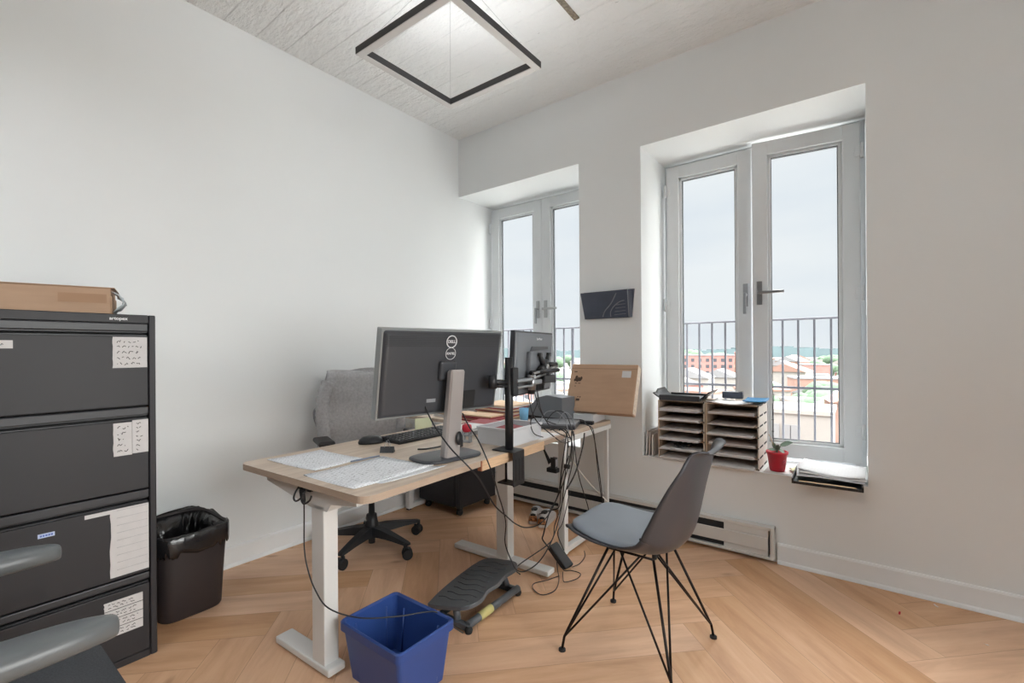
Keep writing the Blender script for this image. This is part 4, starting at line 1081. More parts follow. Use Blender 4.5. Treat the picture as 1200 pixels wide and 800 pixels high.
# ------------------------------------------------------------------ cables
CB = {
'c1':[(1.317,-1.6,1.005),(1.346,-1.616,0.954),(1.399,-1.613,0.879),(1.478,-1.603,0.798),(1.545,-1.575,0.731),(1.540,-1.491,0.651),(1.492,-1.344,0.5),(1.476,-1.231,0.41),(1.444,-1.114,0.331),(1.397,-0.961,0.256),(1.378,-0.812,0.224),(1.395,-0.730,0.269),(1.436,-0.700,0.385),(1.452,-0.688,0.532),(1.479,-0.690,0.683),(1.492,-0.7,0.734)],
'c2':[(1.407,-1.456,0.919),(1.451,-1.46,0.863),(1.5,-1.46,0.813),(1.545,-1.448,0.723),(1.540,-1.402,0.639),(1.505,-1.327,0.539),(1.470,-1.256,0.457),(1.470,-1.231,0.377),(1.461,-1.226,0.28),(1.483,-1.209,0.198),(1.506,-1.192,0.149),(1.498,-1.098,0.111),(1.513,-0.999,0.133),(1.508,-0.877,0.201),(1.462,-0.723,0.283),(1.47,-0.690,0.464),(1.493,-0.690,0.662),(1.492,-0.7,0.729)],
'c3':[(1.504,-0.665,0.735),(1.51,-0.686,0.619),(1.483,-0.707,0.475),(1.444,-0.737,0.355),(1.44,-0.803,0.301),(1.441,-0.865,0.204),(1.437,-0.868,0.171),(1.455,-0.829,0.116)],
'c4':[(1.516,-0.657,0.72),(1.525,-0.685,0.594),(1.491,-0.690,0.445),(1.463,-0.723,0.307),(1.457,-0.777,0.227),(1.459,-0.826,0.149),(1.426,-1.08,0.106),(1.487,-1.144,0.106)],
'c6':[(1.500,-0.69,0.60),(1.467,-0.719,0.465),(1.452,-0.705,0.373),(1.423,-0.677,0.291),(1.335,-0.631,0.241),(1.227,-0.588,0.185)],
'm1':[(1.422,-0.98,1.027),(1.445,-0.994,0.931),(1.456,-0.953,0.83),(1.473,-0.84,0.743),(1.51,-0.77,0.687),(1.517,-0.706,0.685)],
'm2':[(1.452,-0.945,1.026),(1.475,-0.964,0.93),(1.447,-0.986,0.833),(1.466,-0.99,0.769),(1.465,-0.90,0.733)],
'm3':[(1.440,-0.922,1.016),(1.478,-0.937,0.883),(1.473,-0.84,0.78),(1.483,-0.769,0.735),(1.517,-0.706,0.704)],
'm4':[(1.429,-0.942,1.016),(1.448,-0.947,0.963),(1.426,-0.876,0.882),(1.4,-0.77,0.802),(1.435,-0.718,0.774)],
'r1':[(1.274,-0.35,0.745),(1.406,-0.358,0.75),(1.455,-0.405,0.734),(1.500,-0.435,0.725),(1.521,-0.426,0.661),(1.520,-0.375,0.495),(1.520,-0.332,0.324),(1.515,-0.290,0.175),(1.51,-.25,.02)],
'r2':[(1.321,-0.40,0.73),(1.420,-0.401,0.735),(1.470,-0.404,0.730),(1.500,-0.397,0.704),(1.506,-0.382,0.602),(1.505,-0.353,0.464),(1.509,-0.320,0.298),(1.516,-0.274,0.122),(1.52,-.22,.01)],
'r3':[(1.500,-0.508,0.70),(1.510,-0.544,0.639),(1.515,-0.596,0.565),(1.506,-0.640,0.482),(1.486,-0.695,0.409)],
'r4':[(1.512,-0.66,0.735),(1.527,-0.666,0.618),(1.498,-0.57,0.446),(1.48,-0.425,0.22),(1.48,-0.378,0.05)],
'wh':[(1.512,-0.689,0.595),(1.508,-0.625,0.529),(1.494,-0.447,0.392),(1.505,-0.241,0.234),(1.507,-0.200,0.202)],
'k1':[(1.120,-2.040,0.684),(1.143,-2.045,0.657),(1.145,-2.045,0.586),(1.145,-2.045,0.456),(1.169,-2.045,0.384),(1.219,-2.045,0.324),(1.309,-2.046,0.287),(1.41,-1.99,0.262),(1.48,-1.88,0.240),(1.525,-1.78,0.226),(1.54,-1.735,0.205),(1.54,-1.66,.12),(1.50,-1.56,.03)],
'l1':[(1.258,-0.627,0.758),(1.291,-0.602,0.818),(1.367,-0.607,0.829),(1.433,-0.619,0.786),(1.487,-0.674,0.731),(1.51,-0.696,0.69)],
'l2':[(1.291,-0.602,0.763),(1.359,-0.613,0.829),(1.423,-0.602,0.823),(1.492,-0.654,0.762),(1.524,-0.681,0.711)],
'l4':[(1.408,-0.739,0.742),(1.468,-0.744,0.757),(1.501,-0.714,0.722),(1.50,-0.697,0.647)],
'l5':[(1.401,-0.644,0.766),(1.425,-0.625,0.826),(1.457,-0.601,0.815),(1.49,-0.601,0.749)],
'l6':[(1.457,-0.726,0.744),(1.487,-0.729,0.757),(1.52,-0.729,0.731),(1.528,-0.698,0.661),(1.514,-0.694,0.57)],
'f5':[(1.500,-0.681,0.40),(1.477,-0.721,0.235),(1.471,-0.766,0.193),(1.484,-0.779,0.16),(1.51,-0.769,0.098)],
'g1':[(1.471,-0.78,0.03),(1.50,-.82,.008),(1.563,-0.909,0.005),(1.599,-1.008,0.005),(1.571,-1.079,0.005),(1.505,-1.058,0.005),(1.478,-1.012,0.005),(1.51,-0.948,0.005),(1.539,-0.867,0.005)],
'g2':[(1.505,-0.79,0.02),(1.530,-0.80,0.005),(1.56,-0.779,0.005),(1.616,-0.779,0.005),(1.629,-0.838,0.005),(1.597,-0.906,0.005),(1.564,-0.87,0.005),(1.533,-0.82,0.005)],
'g3':[(1.545,-0.74,0.005),(1.558,-0.68,0.005),(1.539,-0.587,0.005),(1.50,-0.52,0.005)],
}
LB = {
'c1': ('black cable dropping from the large monitor in a long sweep below the desk', .0033, 'cable'),
'c2': ('black cable hanging from the monitor stand down past the clamp', .0030, 'cable'),
'c3': ('thick black cable running from the desk corner to the power adapter', .0036, 'cable'),
'c4': ('black cable looping low over the footrest from the bundle', .0028, 'cable'),
'c6': ('black cable leaving the bundle toward the heater', .0034, 'cable'),
'm1': ('front cable of those hanging below the small grey monitor', .0030, 'cable'),
'm2': ('short cable ending on the white sheets below the small monitor', .0026, 'cable'),
'm3': ('rear long cable hanging below the small grey monitor', .0030, 'cable'),
'm4': ('cable from the small monitor curving onto the dock', .0028, 'cable'),
'r1': ('black cable looping over the right edge of the window desk', .0030, 'cable'),
'r2': ('second thinner cable over the right edge of the window desk', .0025, 'cable'),
'r3': ('thick black cable slanting under the window desk edge', .0045, 'cable'),
'r4': ('black cable dropping from the desk corner to the floor by the heater', .0030, 'cable'),
'wh': ('thin white cable slanting from the bundle toward the heater', .0028, 'cablew'),
'k1': ('thin black cable from the desk control trailing across the blue bin', .0026, 'cable'),
'l1': ('pale grey cable arching highest over the dock', .0024, 'cableg'),
'l2': ('black cable arching over the dock into the bundle', .0028, 'cable'),
'l4': ('lowest black cable curling over the window desk corner', .0030, 'cable'),
'l5': ('grey cable in a small arch behind the dock', .0024, 'cableg'),
'l6': ('black cable bent over the white leg top of the window desk', .0032, 'cable'),
'f5': ('black cable ending at the power adapter from the bundle', .0026, 'cable'),
'g1': ('thin cable coiled in a wide loop on the floor', .0022, 'cable'),
'g2': ('thin cable coiled in a small loop beside the wire chair', .0022, 'cable'),
'g3': ('thin cable on the floor behind the window desk leg', .0022, 'cable'),
}
for k_, pts in CB.items():
    lb, r_, m_ = LB[k_]; o0 = Vector(pts[0]); b = MB(); b.tube(catmull([Vector(p)-o0 for p in pts], 6), r_, 8)
    o = b.build('cable', m_, None, loc=o0); tag(o, lb, 'cable')
    if k_ == 'k1':
        b = MB(); b.tube([(0, 0, .0), (.004, -.002, -.012), (.018, -.004, -.05), (.022, -.004, -.062)], [.006, .010, .009, .004], 10); b.build('plug', 'blackrub', o)
b = MB(); b.tube([(0, 0, 0), (.002, .004, .02)], [.018, .018], 10); o = b.build('cable_tie', 'blackrub', None, loc=(1.490, -.700, .53)); tag(o, 'black tie wrapped around the cable bundle by the white leg', 'cable tie')

# scraps on the floor
for (x, y), m_, lb in (((3.092, -.072), 'sheetw', 'tiny white scrap on the floor nearest the right baseboard'), ((2.947, -.256), 'red', 'tiny red scrap on the floor by the right wall'), ((3.213, -.32), 'sheetw', 'tiny white scrap on the floor farther out from the baseboard')):
    b = MB(); b.grid(lambda u, v: Vector((.016*u, .007*v, .001+.006*u*u)), 5, 3); tag(b.build('paper_scrap', m_, None, loc=(x, y, 0), rotz=x*9, solid=.0008, offset=1), lb, 'scrap')
# ------------------------------------------------------------------ wall pocket between the windows
wp = thing('wall_file_pocket', 'smoky plastic file pocket hanging on the wall between the windows', 'file holder', (1.42, -.002, 1.41))
b = MB(); W_ = .19
def tr_(z): return W_-.022+.022*z/.19
b.prism([(-W_+.018, 0), (W_-.018, 0), (W_, .19), (-W_, .19)], -.004, 0, axis='y')
b.build('back_plate', 'pocket', wp)
b = MB(); v = [(-W_+.02, -.022, 0), (W_-.03, -.022, 0), (W_-.03, -.050, .185), (-W_, -.050, .18)]
vv = [b.bm.verts.new(p) for p in v]; b.bm.faces.new(vv); b.build('front_plate', 'pocket', wp, solid=.004)
b = MB()
for s in (-1, 1):
    x = s*(W_-.03) if s > 0 else -W_+.02; xt = W_-.03 if s > 0 else -W_
    vv = [b.bm.verts.new(p) for p in ((x, -.022, 0), (xt, -.050, .183), (xt+(.012 if s > 0 else 0), -.003, .188), (x+(.01 if s > 0 else 0), -.003, 0))]; b.bm.faces.new(vv)
vv = [b.bm.verts.new(p) for p in ((-W_+.02, -.022, 0), (W_-.03, -.022, 0), (W_-.03, -.003, 0), (-W_+.02, -.003, 0))]; b.bm.faces.new(vv)
b.build('side_plates', 'pocket', wp, solid=.003)
b = MB(); b.tube([(W_-.029, -.053, .183), (W_-.031, -.026, .002)], .0025, 6); b.build('bright_edge', 'cableg', wp)
pm = mat('swirl_print', (120, 124, 134), .5)
b = MB(); b.tube(catmull([(.03, -.0275, .01), (.03, -.031, .04), (.055, -.038, .075), (.10, -.043, .105), (.135, -.045, .112)], 5), .0035, 6)
for k in range(4): b.tube([(.055+.006*k, -.030-.0035*k, .02+.022*k), (.14, -.0305-.0035*k, .024+.022*k)], .0016, 6)
b.tube(catmull([(-.03, -.0275, .01), (-.01, -.034, .05), (.04, -.041, .10), (.08, -.050, .165)], 5), .004, 6)
b.build('swirl_decoration', pm, wp)

# ------------------------------------------------------------------ window sill things
SZ = SILL+.0065
def organizer(name, lb, x0, x1, y0, y1, h, n_, seed, sideopen):
    o = thing(name, lb, 'paper organizer', (x0, y0, SZ)); W_ = x1-x0; D_ = y1-y0; rr = random.Random(seed)
    b = MB(); b.box(0, .008, 0, D_, 0, h, .001, 1); b.build('side_panel', 'orgwood', o)
    b = MB(); b.box(W_-.008, W_, 0, D_, 0, h, .001, 1); sp = b.build('side_panel', 'orgwhite', o)
    b = MB()
    for k in range(n_+1):
        z = k*(h-.008)/n_
        if sideopen:
            b.box(W_-.0005, W_+.001, .02, D_*.45, z-.0+.004, z+.014); b.box(W_-.0005, W_+.001, D_*.6, D_-.02, z+.004, z+.014)
            b.box(W_-.0075, W_-.001, -.0008, .0005, z+.002, z+.010)
        else: b.box(W_-.0075, W_-.001, -.0008, .0005, z+.002, z+.012)
    b.build('slot_notches', 'hole', sp)
    b = MB(); b.box(.008, W_-.008, D_-.005, D_, 0, h); b.build('back_panel', 'orgwood', o)
    for k in range(n_+1):
        z = k*(h-.005)/n_
        b = MB(); b.box(.008, W_-.008, .012, D_-.006, z, z+.004); s_ = b.build('shelf', 'orgwood', o)
        if k < n_:
            hh_ = rr.uniform(.006, .018); b = MB(); nl = max(2, int(hh_/.003)); jut = rr.uniform(.01, .045)
            for q in range(nl):
                ox = rr.uniform(-.006, .006); oy = -jut+rr.uniform(-.012, .004)
                b.box(.022+ox, W_-.024+ox, oy, D_-.03+oy*.3, z+.0045+hh_*q/nl, z+.0045+hh_*(q+1)/nl-.0006, mi=(q % 3 == 1))
            pp = b.build('shelf_papers', ['sheetw', 'sheetg'], s_)
    return o
organizer('paper_organizer', 'left wooden paper organizer on the right window sill', 1.757, 2.045, .012, .275, .372, 6, 11, False)
organizer('paper_organizer', 'right wooden paper organizer with white notched side beside the red pot', 2.052, 2.345, .005, .275, .372, 6, 17, True)
b = MB(); b.grid(lambda u, v: Vector((.09*u+.01*math.sin(v*20), .10*v+.01*math.sin(u*17), .006+.012*abs(math.sin(u*9+v*7)))), 12, 12)
tag(b.build('cloth_scrap', 'blackrub', None, loc=(1.86, -.012, SZ+.062+.02), solid=.004), 'crumpled black scrap on a shelf of the left organizer', 'scrap')
# black letter tray on the left organizer
TZ = SZ+.374
lt_ = thing('letter_tray', 'black curved letter tray on top of the left paper organizer', 'tray', (1.885, .14, TZ), R(2))
def trayf(u, v):
    x = (u-.5)*.31; y = (v-.5)*.25
    e = max(0, abs(u-.5)*2-.78)/.22
    return Vector((x+(.03 if u > .5 else -.012)*e, y, .012+.05*e**1.3*(1 if v > .3 or u > .5 else .6)))
b = MB(); b.grid(trayf, 33, 9); b.build('tray_pan', 'black', lt_, solid=.005)
b = MB(); b.box(-.125, .125, -.128, -.122, 0, .034, .002, 1); b.box(-.12, .12, .118, .125, 0, .03, .002, 1); b.build('tray_lip', 'monback', lt_)
b = MB(); b.box(-.115, .115, -.11, .11, 0, .006); b.build('tray_bottom', 'blackrub', lt_)
# papers and a blue folder on the right organizer
sheet('loose_papers', [(2.06, -.01), (2.30, -.005), (2.29, .20), (2.07, .21)], TZ+.0005, 'sheetw', 'white curled papers on top of the right paper organizer', 'paper', .006, .005)
sheet('blue_folder', [(2.255, .03), (2.375, .045), (2.36, .27), (2.24, .26)], TZ+.020, 'bluef', 'blue folder on top of the right paper organizer', 'folder', .005, .001)
b = MB(); b.box(-.06, .06, -.03, .03, 0, .045, .006, 2); tag(b.build('storage_box', 'pocket', None, loc=(2.16, .235, TZ+.012), rotz=.1), 'small grey plastic box at the back of the right organizer top', 'box')
# standing folders left of the organizers
for k, (x, lb) in enumerate(((1.672, 'leftmost upright paper folder against the window reveal'), (1.692, 'middle upright paper folder against the window reveal'), (1.713, 'third upright paper folder nearest the left organizer'))):
    b = MB(); b.box(-.004, .004, 0, .22, 0, .165-.012*k, .001, 1); o = b.build('upright_folder', 'sheetw' if k != 1 else 'sheetg', None, loc=(x, .02, SZ)); o.rotation_euler = (0, R(3-k), 0); tag(o, lb, 'folder')
# red pot with plant
pt = thing('potted_plant', 'small leafy plant in a red pot beside the right paper organizer', 'potted plant', (2.425, .075, SZ))
b = MB(); b.lathe([(.001, 0), (.036, 0), (.040, .01), (.052, .095), (.056, .097), (.057, .112), (.052, .112), (.048, .094), (.001, .094)], 28); b.build('pot', 'red', pt)
b = MB(); b.lathe([(.047, .0935), (.02, .102), (.001, .103)], 20); b.build('soil', 'soil', pt)
b = MB(); b.lathe([(.001, -.001), (.0115, -.001), (.0115, .001), (.001, .001)], 20)
for v in b.bm.verts: v.co = Vector((.040+.0015*v.co.z*0+v.co.x*.6, -.037-v.co.x*.0+v.co.z+ .0+v.co.x*.55, .058+v.co.y*1.3))
b.build('round_sticker', mat('pink_yellow_sticker', (214, 90, 110), .5, var=.4, scale=90), pt)
def leaf(base, tip, wd, up, parent):
    b = MB(); base, tip = Vector(base), Vector(tip); d = tip-base; sd = d.cross(Vector(up)).normalized()
    nn = sd.cross(d).normalized()
    b.grid(lambda u, v: base+d*u+sd*((v-.5)*2*wd*math.sin(PI*min(1, u*.93+.07))**.8)+nn*(-.12*d.length*u*u+.15*wd*(2*v-1)**2), 11, 7); b.build('leaf', 'leaf', parent, solid=.0012)
stm = [((0, 0, .10), (.022, -.01, .150)), ((0, 0, .10), (-.012, .0, .155)), ((0, 0, .1), (.01, .01, .135))]
for i, (a, c) in enumerate(stm):
    b = MB(); b.tube(catmull([a, ((a[0]+c[0])/2-.003, (a[1]+c[1])/2, (a[2]+c[2])/2), c], 4), .0028, 6); b.build('stem', 'leaf', pt)
leaf((.018, -.01, .146), (.078, -.03, .178), .022, (0, -.6, 1), pt); leaf((-.008, 0, .125), (-.022, .0, .160), .011, (.3, -1, .2), pt); leaf((.0, -.004, .118), (-.045, -.01, .122), .012, (0, -.5, 1), pt)
leaf((.008, -.004, .125), (.042, -.03, .112), .012, (0, -.3, 1), pt); leaf((0, 0, .12), (.01, -.03, .150), .013, (0, -1, .5), pt)
b = MB(); b.tube([(-.004, 0, .10), (-.022, .0, .155), (-.042, 0, .205)], .0016, 6); b.build('bare_stalk', 'wood', pt)
# thin dark rod
rd = thing('thin_rod', 'thin dark rod standing on the sill behind the red pot', 'rod', (2.385, .22, SZ))
b = MB(); b.tube([(0, 0, 0), (0.002, 0, .33), (.006, 0, .43)], .0028, 6); b.build('rod_shaft', 'iron', rd)
b = MB()
for z in (.13, .20, .27): b.box(-.006, .006, -.003, .003, z, z+.003)
b.build('rod_rings', 'black', rd)
sheet('white_mat', [(2.365, .0), (2.56, .01), (2.56, .24), (2.37, .24)], SZ+.0004, 'sheetw', 'white sheet lying on the sill under the red pot', 'paper', .0012, 0.)
pt.location.z += .002
# black letter tray with documents overhanging the sill
bt_ = thing('document_tray', 'shallow black document tray overhanging the right end of the sill', 'tray', (2.665, .0, SZ+.001), R(2))
b = MB()
b.box(-.15, .15, -.155, .16, 0, .005, .001, 1); b.box(-.15, -.143, -.155, .16, .004, .026, .002, 1); b.box(.143, .15, -.155, .16, .004, .026, .002, 1); b.box(-.143, .143, .153, .16, .004, .026, .002, 1); b.box(-.143, .143, -.155, -.148, .004, .014, .002, 1)
b.build('tray_body', 'black', bt_)
b = MB(); b.box(-.125, .115, -.146, -.13, .0055, .015, .003, 2); tag(b.build('wooden_ruler', 'wood', None, loc=(2.672, .0, SZ+.001), rotz=R(2)), 'pale wooden strip in the front of the document tray', 'wooden strip')
rr = random.Random(2)
for k in range(3):
    b = MB(); a = rr.uniform(-.06, .06)
    b.grid(lambda u, v: Vector(((u-.5)*.285, (v-.5)*.27, .006*math.sin(u*4+k)+.010*(u-.5)**2*(k+1))), 10, 8)
    o = b.build('document', 'sheet' if k != 1 else 'sheetw', None, loc=(2.67+.008*k, .02+.012*k, SZ+.034+.010*k), rotz=a+R(2), solid=.004, offset=0)
    tag(o, ('bottom', 'middle', 'top')[k]+' document of the paper pile in the black sill tray', 'paper')
b = MB(); b.grid(lambda u, v: Vector(((u-.5)*.075, (v-.5)*.1, .012+.01*math.sin(u*7+v*4))), 8, 8); tag(b.build('yellow_note', 'postit', None, loc=(2.525, .10, SZ+.003), rotz=.3, solid=.002), 'crumpled pale yellow note between the red pot and the black tray', 'note')

# ------------------------------------------------------------------ city outside
GZ = -18.
M['brick'] = mat('red_brick', (160, 118, 112), .9, var=.08, scale=.6)
M['render'] = mat('pale_render', (150, 146, 142), .9, var=.04, scale=.4)
M['terra'] = mat('pink_roof', (146, 116, 105), .9, var=.08, scale=.5)
M['greyroof'] = mat('grey_roof', (135, 135, 137), .9, var=.06, scale=.3)
M['winglass'] = mat('far_window_glass', (79, 81, 87), .3)
M['treegreen'] = mat('tree_foliage', (82, 102, 82), .95, var=.25, scale=.8)
M['fartree'] = mat('hazed_far_woods', (92, 108, 112), .95, var=.12, scale=.02)  # distance haze is put into this blue-grey colour
M['ground'] = mat('city_ground', (135, 134, 130), .95, var=.14, scale=.03)
b = MB(); b.box(-900, 500, 8, 1300, GZ-1, GZ); tag(b.build('ground', 'ground'), kind='structure')
def camray(px, d):
    t = math.radians(37.288); u = (px-600)/541.87
    return (2.825+(-math.sin(t)+math.cos(t)*u)*d, -2.953+(math.cos(t)+math.sin(t)*u)*d)
def facing(x, y): return math.atan2(-2.95-y, 2.82-x)+PI/2
def house(name, x, y, wx, wy, h, rz, wall, roof, lb, pitched=True, wins=True, group=None, floors=None, cat='house'):
    o = thing(name, lb, cat, (x, y, GZ), rz, group)
    b = MB(); b.box(-wx/2, wx/2, -wy/2, wy/2, 0, h); w_ = b.build('walls', wall, o)
    b = MB()
    if pitched: b.prism([(-wx/2-.4, h), (wx/2+.4, h), (0, h+wx*.22)], -wy/2-.4, wy/2+.4, axis='y')
    else: b.box(-wx/2-.2, wx/2+.2, -wy/2-.2, wy/2+.2, h, h+.5)
    b.build('roof', roof, o)
    if wins:
        fl_ = floors or max(1, int(h/3.2)); nw = max(2, int(wx/3.4))
        for i in range(fl_):
            for j in range(nw):
                b = MB(); xx = -wx/2+wx*(j+.5)/nw; zz = h-2.2-i*3.1
                if zz < 1: continue
                b.box(xx-.75, xx+.75, -wy/2-.06, -wy/2+.1, zz-.8, zz+.8); b.build('window', 'winglass', w_)
    return o
# red brick block
x, y = camray(829, 235)
house('brick_building', x, y, 24, 12, 15.4, facing(x, y), 'brick', 'greyroof', 'long red brick building beyond the railing in the left pane of the right window', False, True, cat='building')
x, y = camray(872, 235)
house('brick_building', x, y, 8.5, 12, 16.6, facing(x, y), 'brick', 'brick', 'taller red brick wing right of the long brick building', False, True, cat='building')
x, y = camray(926, 62)
ho = house('white_house', x, y, 9.5, 9, 10.9, facing(x, y)-.1, 'render', 'render', 'near white rendered house with shuttered windows seen through the right pane', False, False, cat='house')
for j, xx in enumerate((-1.6, .4)):
    b = MB(); b.box(xx-.75, xx+.75, -4.56, -4.4, 7.4, 9.4); wn_ = b.build('window', 'winglass', ho)
    b = MB(); b.box(xx-.80, xx-.02, -4.66, -4.52, 7.3, 9.5); b.box(xx+.08, xx+.80, -4.66, -4.52, 7.3, 9.5); b.build('shutter', 'greyroof', wn_)
x, y = camray(1008, 70)
house('terracotta_house', x, y, 8, 8, 11.0, facing(x, y)+.2, 'terra', 'terra', 'near pink roofed house at the right edge of the right pane', True, True)
x, y = camray(915, 52)
house('low_pink_house', x, y, 12, 6, 5.9, facing(x, y), 'terra', 'terra', 'low pink roof in front of the near white house', False, False)
rr = random.Random(9)
cnt = 0
PLACED = []
def free(x, y, r_):
    if any(math.hypot(x-a, y-b_) < r_+c for a, b_, c in PLACED): return False
    PLACED.append((x, y, r_)); return True
for px_, dd, r_ in ((820, 241, 10), (836, 241, 11), (872, 240, 9), (926, 66, 7.5), (1008, 74, 6.5), (915, 55, 7)): free(*camray(px_, dd), r_)
for d in (80, 98, 118, 140, 165, 200, 240, 300, 380):
    for px in ([600, 640, 672] + list(range(800, 1000, 22))):
        px_ = px+rr.uniform(-9, 9); dd = d*rr.uniform(.93, 1.07)
        if 800 < px_ < 905 and 195 < dd < 262: continue
        if px_ > 905 and dd < 78: continue
        x, y = camray(px_, dd)
        wx = rr.uniform(7, 12)*(1+d/500)
        if not free(x, y, wx*.66): continue
        h = rr.uniform(4.5, 8.5)*(1 if d < 200 else 1.25)
        wl = rr.choice(('render', 'render', 'render', 'terra', 'brick')); rf = rr.choice(('greyroof', 'greyroof', 'terra', 'render'))
        house('house', x, y, wx, wx*.8, h, facing(x, y)+rr.uniform(-.6, .6), wl, rf, 'small town house among trees in the city view below', rr.random() < .55, d < 150, 'town houses in the city view'); cnt += 1
def tree_mesh(seed, r_):
    b = MB(); rr = random.Random(seed)
    for k in range(7):
        c = Vector((rr.uniform(-.5, .5)*r_, rr.uniform(-.5, .5)*r_, r_*(1.1+rr.uniform(-.3, .5)))); q = bmesh.ops.create_icosphere(b.bm, subdivisions=2, radius=r_*rr.uniform(.45, .65))
        for v in q['verts']: v.co = v.co*(1+rr.uniform(-.12, .12))+c
        for v in q['verts']:
            for f_ in v.link_faces: f_.smooth = True
    return b
proto = thing('tree', 'pale green tree crown among the houses in the city view', 'tree', (0, 0, GZ), group='trees in the city view')
tree_mesh(1, 3.4).build('crown', 'treegreen', proto, clean=False); b = MB(); b.tube([(0, 0, 0), (0, 0, 3.5)], .3, 8); b.build('trunk', 'soil', proto)
first = True
for d in (88, 108, 128, 155, 185, 215, 260, 330, 420):
    for px in ([608, 655] + list(range(812, 1000, 30))):
        px_ = px+rr.uniform(-14, 14); dd = d*rr.uniform(.95, 1.05)
        if 805 < px_ < 885 and dd < 245: continue
        if px_ > 905 and dd < 84: continue
        x, y = camray(px_, dd); s_ = rr.uniform(.8, 1.3)*(1+d/700)
        if not free(x, y, 3.6*s_): continue
        t_ = proto if first else copy_tree(proto); first = False
        t_.location = (x, y, GZ); t_.scale = (s_*1.2, s_*1.2, s_); t_.rotation_euler = (0, 0, rr.uniform(0, 6))
# trees behind the brick block
for px in range(806, 884, 4):
    s_ = rr.uniform(2.2, 2.7); x, y = camray(px+rr.uniform(-1, 1), 275+(px % 3)*28)
    if not free(x, y, 3.3*s_): continue
    t_ = copy_tree(proto); t_.location = (x, y, GZ); t_.scale = (s_, s_, s_*rr.uniform(.95, 1.1)); t_.rotation_euler = (0, 0, rr.uniform(0, 6))
# wooded ridge on the horizon
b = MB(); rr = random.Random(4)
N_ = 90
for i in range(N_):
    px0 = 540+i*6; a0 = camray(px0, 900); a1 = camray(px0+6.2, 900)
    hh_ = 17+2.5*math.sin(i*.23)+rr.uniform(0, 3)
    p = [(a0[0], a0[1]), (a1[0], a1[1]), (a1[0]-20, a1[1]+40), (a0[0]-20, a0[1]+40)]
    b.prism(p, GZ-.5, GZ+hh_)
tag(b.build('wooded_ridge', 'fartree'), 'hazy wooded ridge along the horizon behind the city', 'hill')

# ------------------------------------------------------------------ world: bright overcast sky
SKYBASE, ZENITH, SIDEGLOW, GLOW0 = .95, 15.0, 10.5, .70
w = bpy.data.worlds.new('sky'); S.world = w; w.use_nodes = True; nt = w.node_tree; nt.nodes.clear(); N = nt.nodes.new
out = N('ShaderNodeOutputWorld'); bg = N('ShaderNodeBackground'); tc = N('ShaderNodeTexCoord'); mp = N('ShaderNodeMapping'); mp.inputs['Scale'].default_value = (1.2, 1.2, 5)
nz = N('ShaderNodeTexNoise'); nz.inputs['Scale'].default_value = 1.6; nz.inputs['Detail'].default_value = 4; nt.links.new(tc.outputs['Generated'], mp.inputs[0]); nt.links.new(mp.outputs[0], nz.inputs['Vector'])
cr = N('ShaderNodeValToRGB'); cr.color_ramp.elements[0].position = .35; cr.color_ramp.elements[0].color = (*lin((229, 235, 242)), 1); cr.color_ramp.elements[1].position = .62; cr.color_ramp.elements[1].color = (*lin((240, 243, 246)), 1)
nt.links.new(nz.outputs[0], cr.inputs[0]); nt.links.new(cr.outputs[0], bg.inputs[0]); nt.links.new(bg.outputs[0], out.inputs[0])
# extra glow added right of the view and overhead, to light the room
dp = N('ShaderNodeVectorMath'); dp.operation = 'DOT_PRODUCT'; dp.inputs[1].default_value = Vector((1., .12, .20)).normalized(); nt.links.new(tc.outputs['Generated'], dp.inputs[0])
g1 = N('ShaderNodeMapRange'); g1.interpolation_type = 'SMOOTHSTEP'; g1.inputs[1].default_value = GLOW0; g1.inputs[2].default_value = 1.; g1.inputs[3].default_value = 0; g1.inputs[4].default_value = SIDEGLOW; nt.links.new(dp.outputs['Value'], g1.inputs[0])
sp = N('ShaderNodeSeparateXYZ'); nt.links.new(tc.outputs['Generated'], sp.inputs[0])
g2 = N('ShaderNodeMapRange'); g2.interpolation_type = 'SMOOTHSTEP'; g2.inputs[1].default_value = .42; g2.inputs[2].default_value = .85; g2.inputs[3].default_value = SKYBASE; g2.inputs[4].default_value = ZENITH; nt.links.new(sp.outputs['Z'], g2.inputs[0])
ad_ = N('ShaderNodeMath'); ad_.operation = 'ADD'; nt.links.new(g1.outputs[0], ad_.inputs[0]); nt.links.new(g2.outputs[0], ad_.inputs[1]); 
sb = N('ShaderNodeMath'); sb.operation = 'SUBTRACT'; sb.inputs[1].default_value = SKYBASE; nt.links.new(ad_.outputs[0], sb.inputs[0])
bg.inputs[1].default_value = SKYBASE
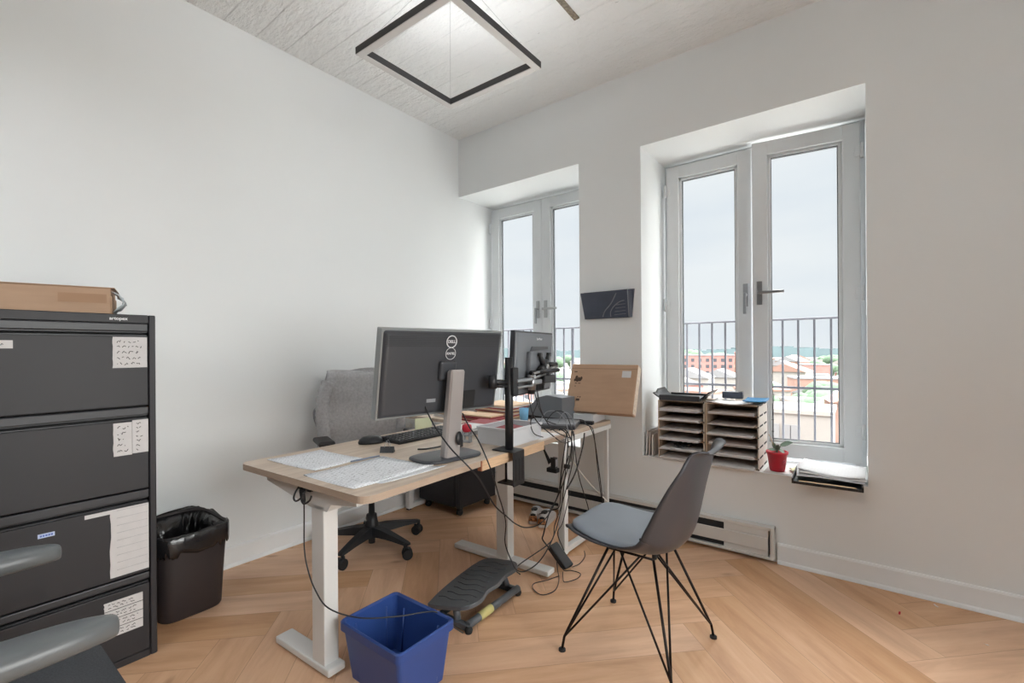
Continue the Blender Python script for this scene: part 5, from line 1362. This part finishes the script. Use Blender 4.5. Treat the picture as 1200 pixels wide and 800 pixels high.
b2 = N('ShaderNodeBackground'); b2.inputs[0].default_value = (1, .975, .945, 1); nt.links.new(sb.outputs[0], b2.inputs[1])
ash = N('ShaderNodeAddShader'); nt.links.new(bg.outputs[0], ash.inputs[0]); nt.links.new(b2.outputs[0], ash.inputs[1]); nt.links.new(ash.outputs[0], out.inputs[0])

# ------------------------------------------------------------------ fill panels added unseen behind the camera
def fill_panel(x, y, sx, sy, up, down, lb):
    t_ = thing('added_fill_panel', lb, 'lamp', (x, y, 2.55))
    b = MB(); b.box(-sx/2-.02, sx/2+.02, -sy/2-.02, sy/2+.02, -.02, .02, .004, 1); b.build('panel_housing', 'trim', t_)
    for q in (-1, 1):
        b = MB(); b.tube([(q*sx*.4, 0, .02), (q*sx*.4, 0, H-2.55)], .002, 5); b.build('suspension_wire', 'steel', t_)
    for pw, rz, dz in ((down, 0, -.024), (up, PI, .024)):
        l = bpy.data.lights.new('fill_glow', 'AREA'); l.shape = 'RECTANGLE'; l.size = sx; l.size_y = sy; l.energy = pw; l.color = (.90, .96, 1)
        lo = bpy.data.objects.new('fill_glow', l); COL.objects.link(lo); lo.parent = t_; lo.location = (0, 0, dz); lo.rotation_euler = (rz, 0, 0)
fill_panel(3.5, -4.4, 1.3, 1.3, 1, 1, 'added square fill light panel behind the camera on the right')
fill_panel(1.1, -3.9, 1.3, 1.3, 1, 20, 'added square fill light panel behind the camera on the left')

# ------------------------------------------------------------------ camera
cam = bpy.data.cameras.new('camera'); co = bpy.data.objects.new('camera', cam); COL.objects.link(co)
cam.sensor_width = 36; cam.lens = 541.87/1200*36; cam.shift_y = 9.29/1200; cam.clip_start = .02; cam.clip_end = 3000
co.matrix_world = Matrix.Translation((2.825, -2.953, 1.2)) @ Matrix.Rotation(R(37.288), 4, 'Z') @ Matrix.Rotation(R(90), 4, 'X') @ Matrix.Rotation(R(-.4), 4, 'Z')
S.camera = co
S.view_settings.view_transform = 'Standard'; S.view_settings.look = 'None'; S.view_settings.exposure = .1; S.view_settings.gamma = 1; S.view_settings.use_curve_mapping = False
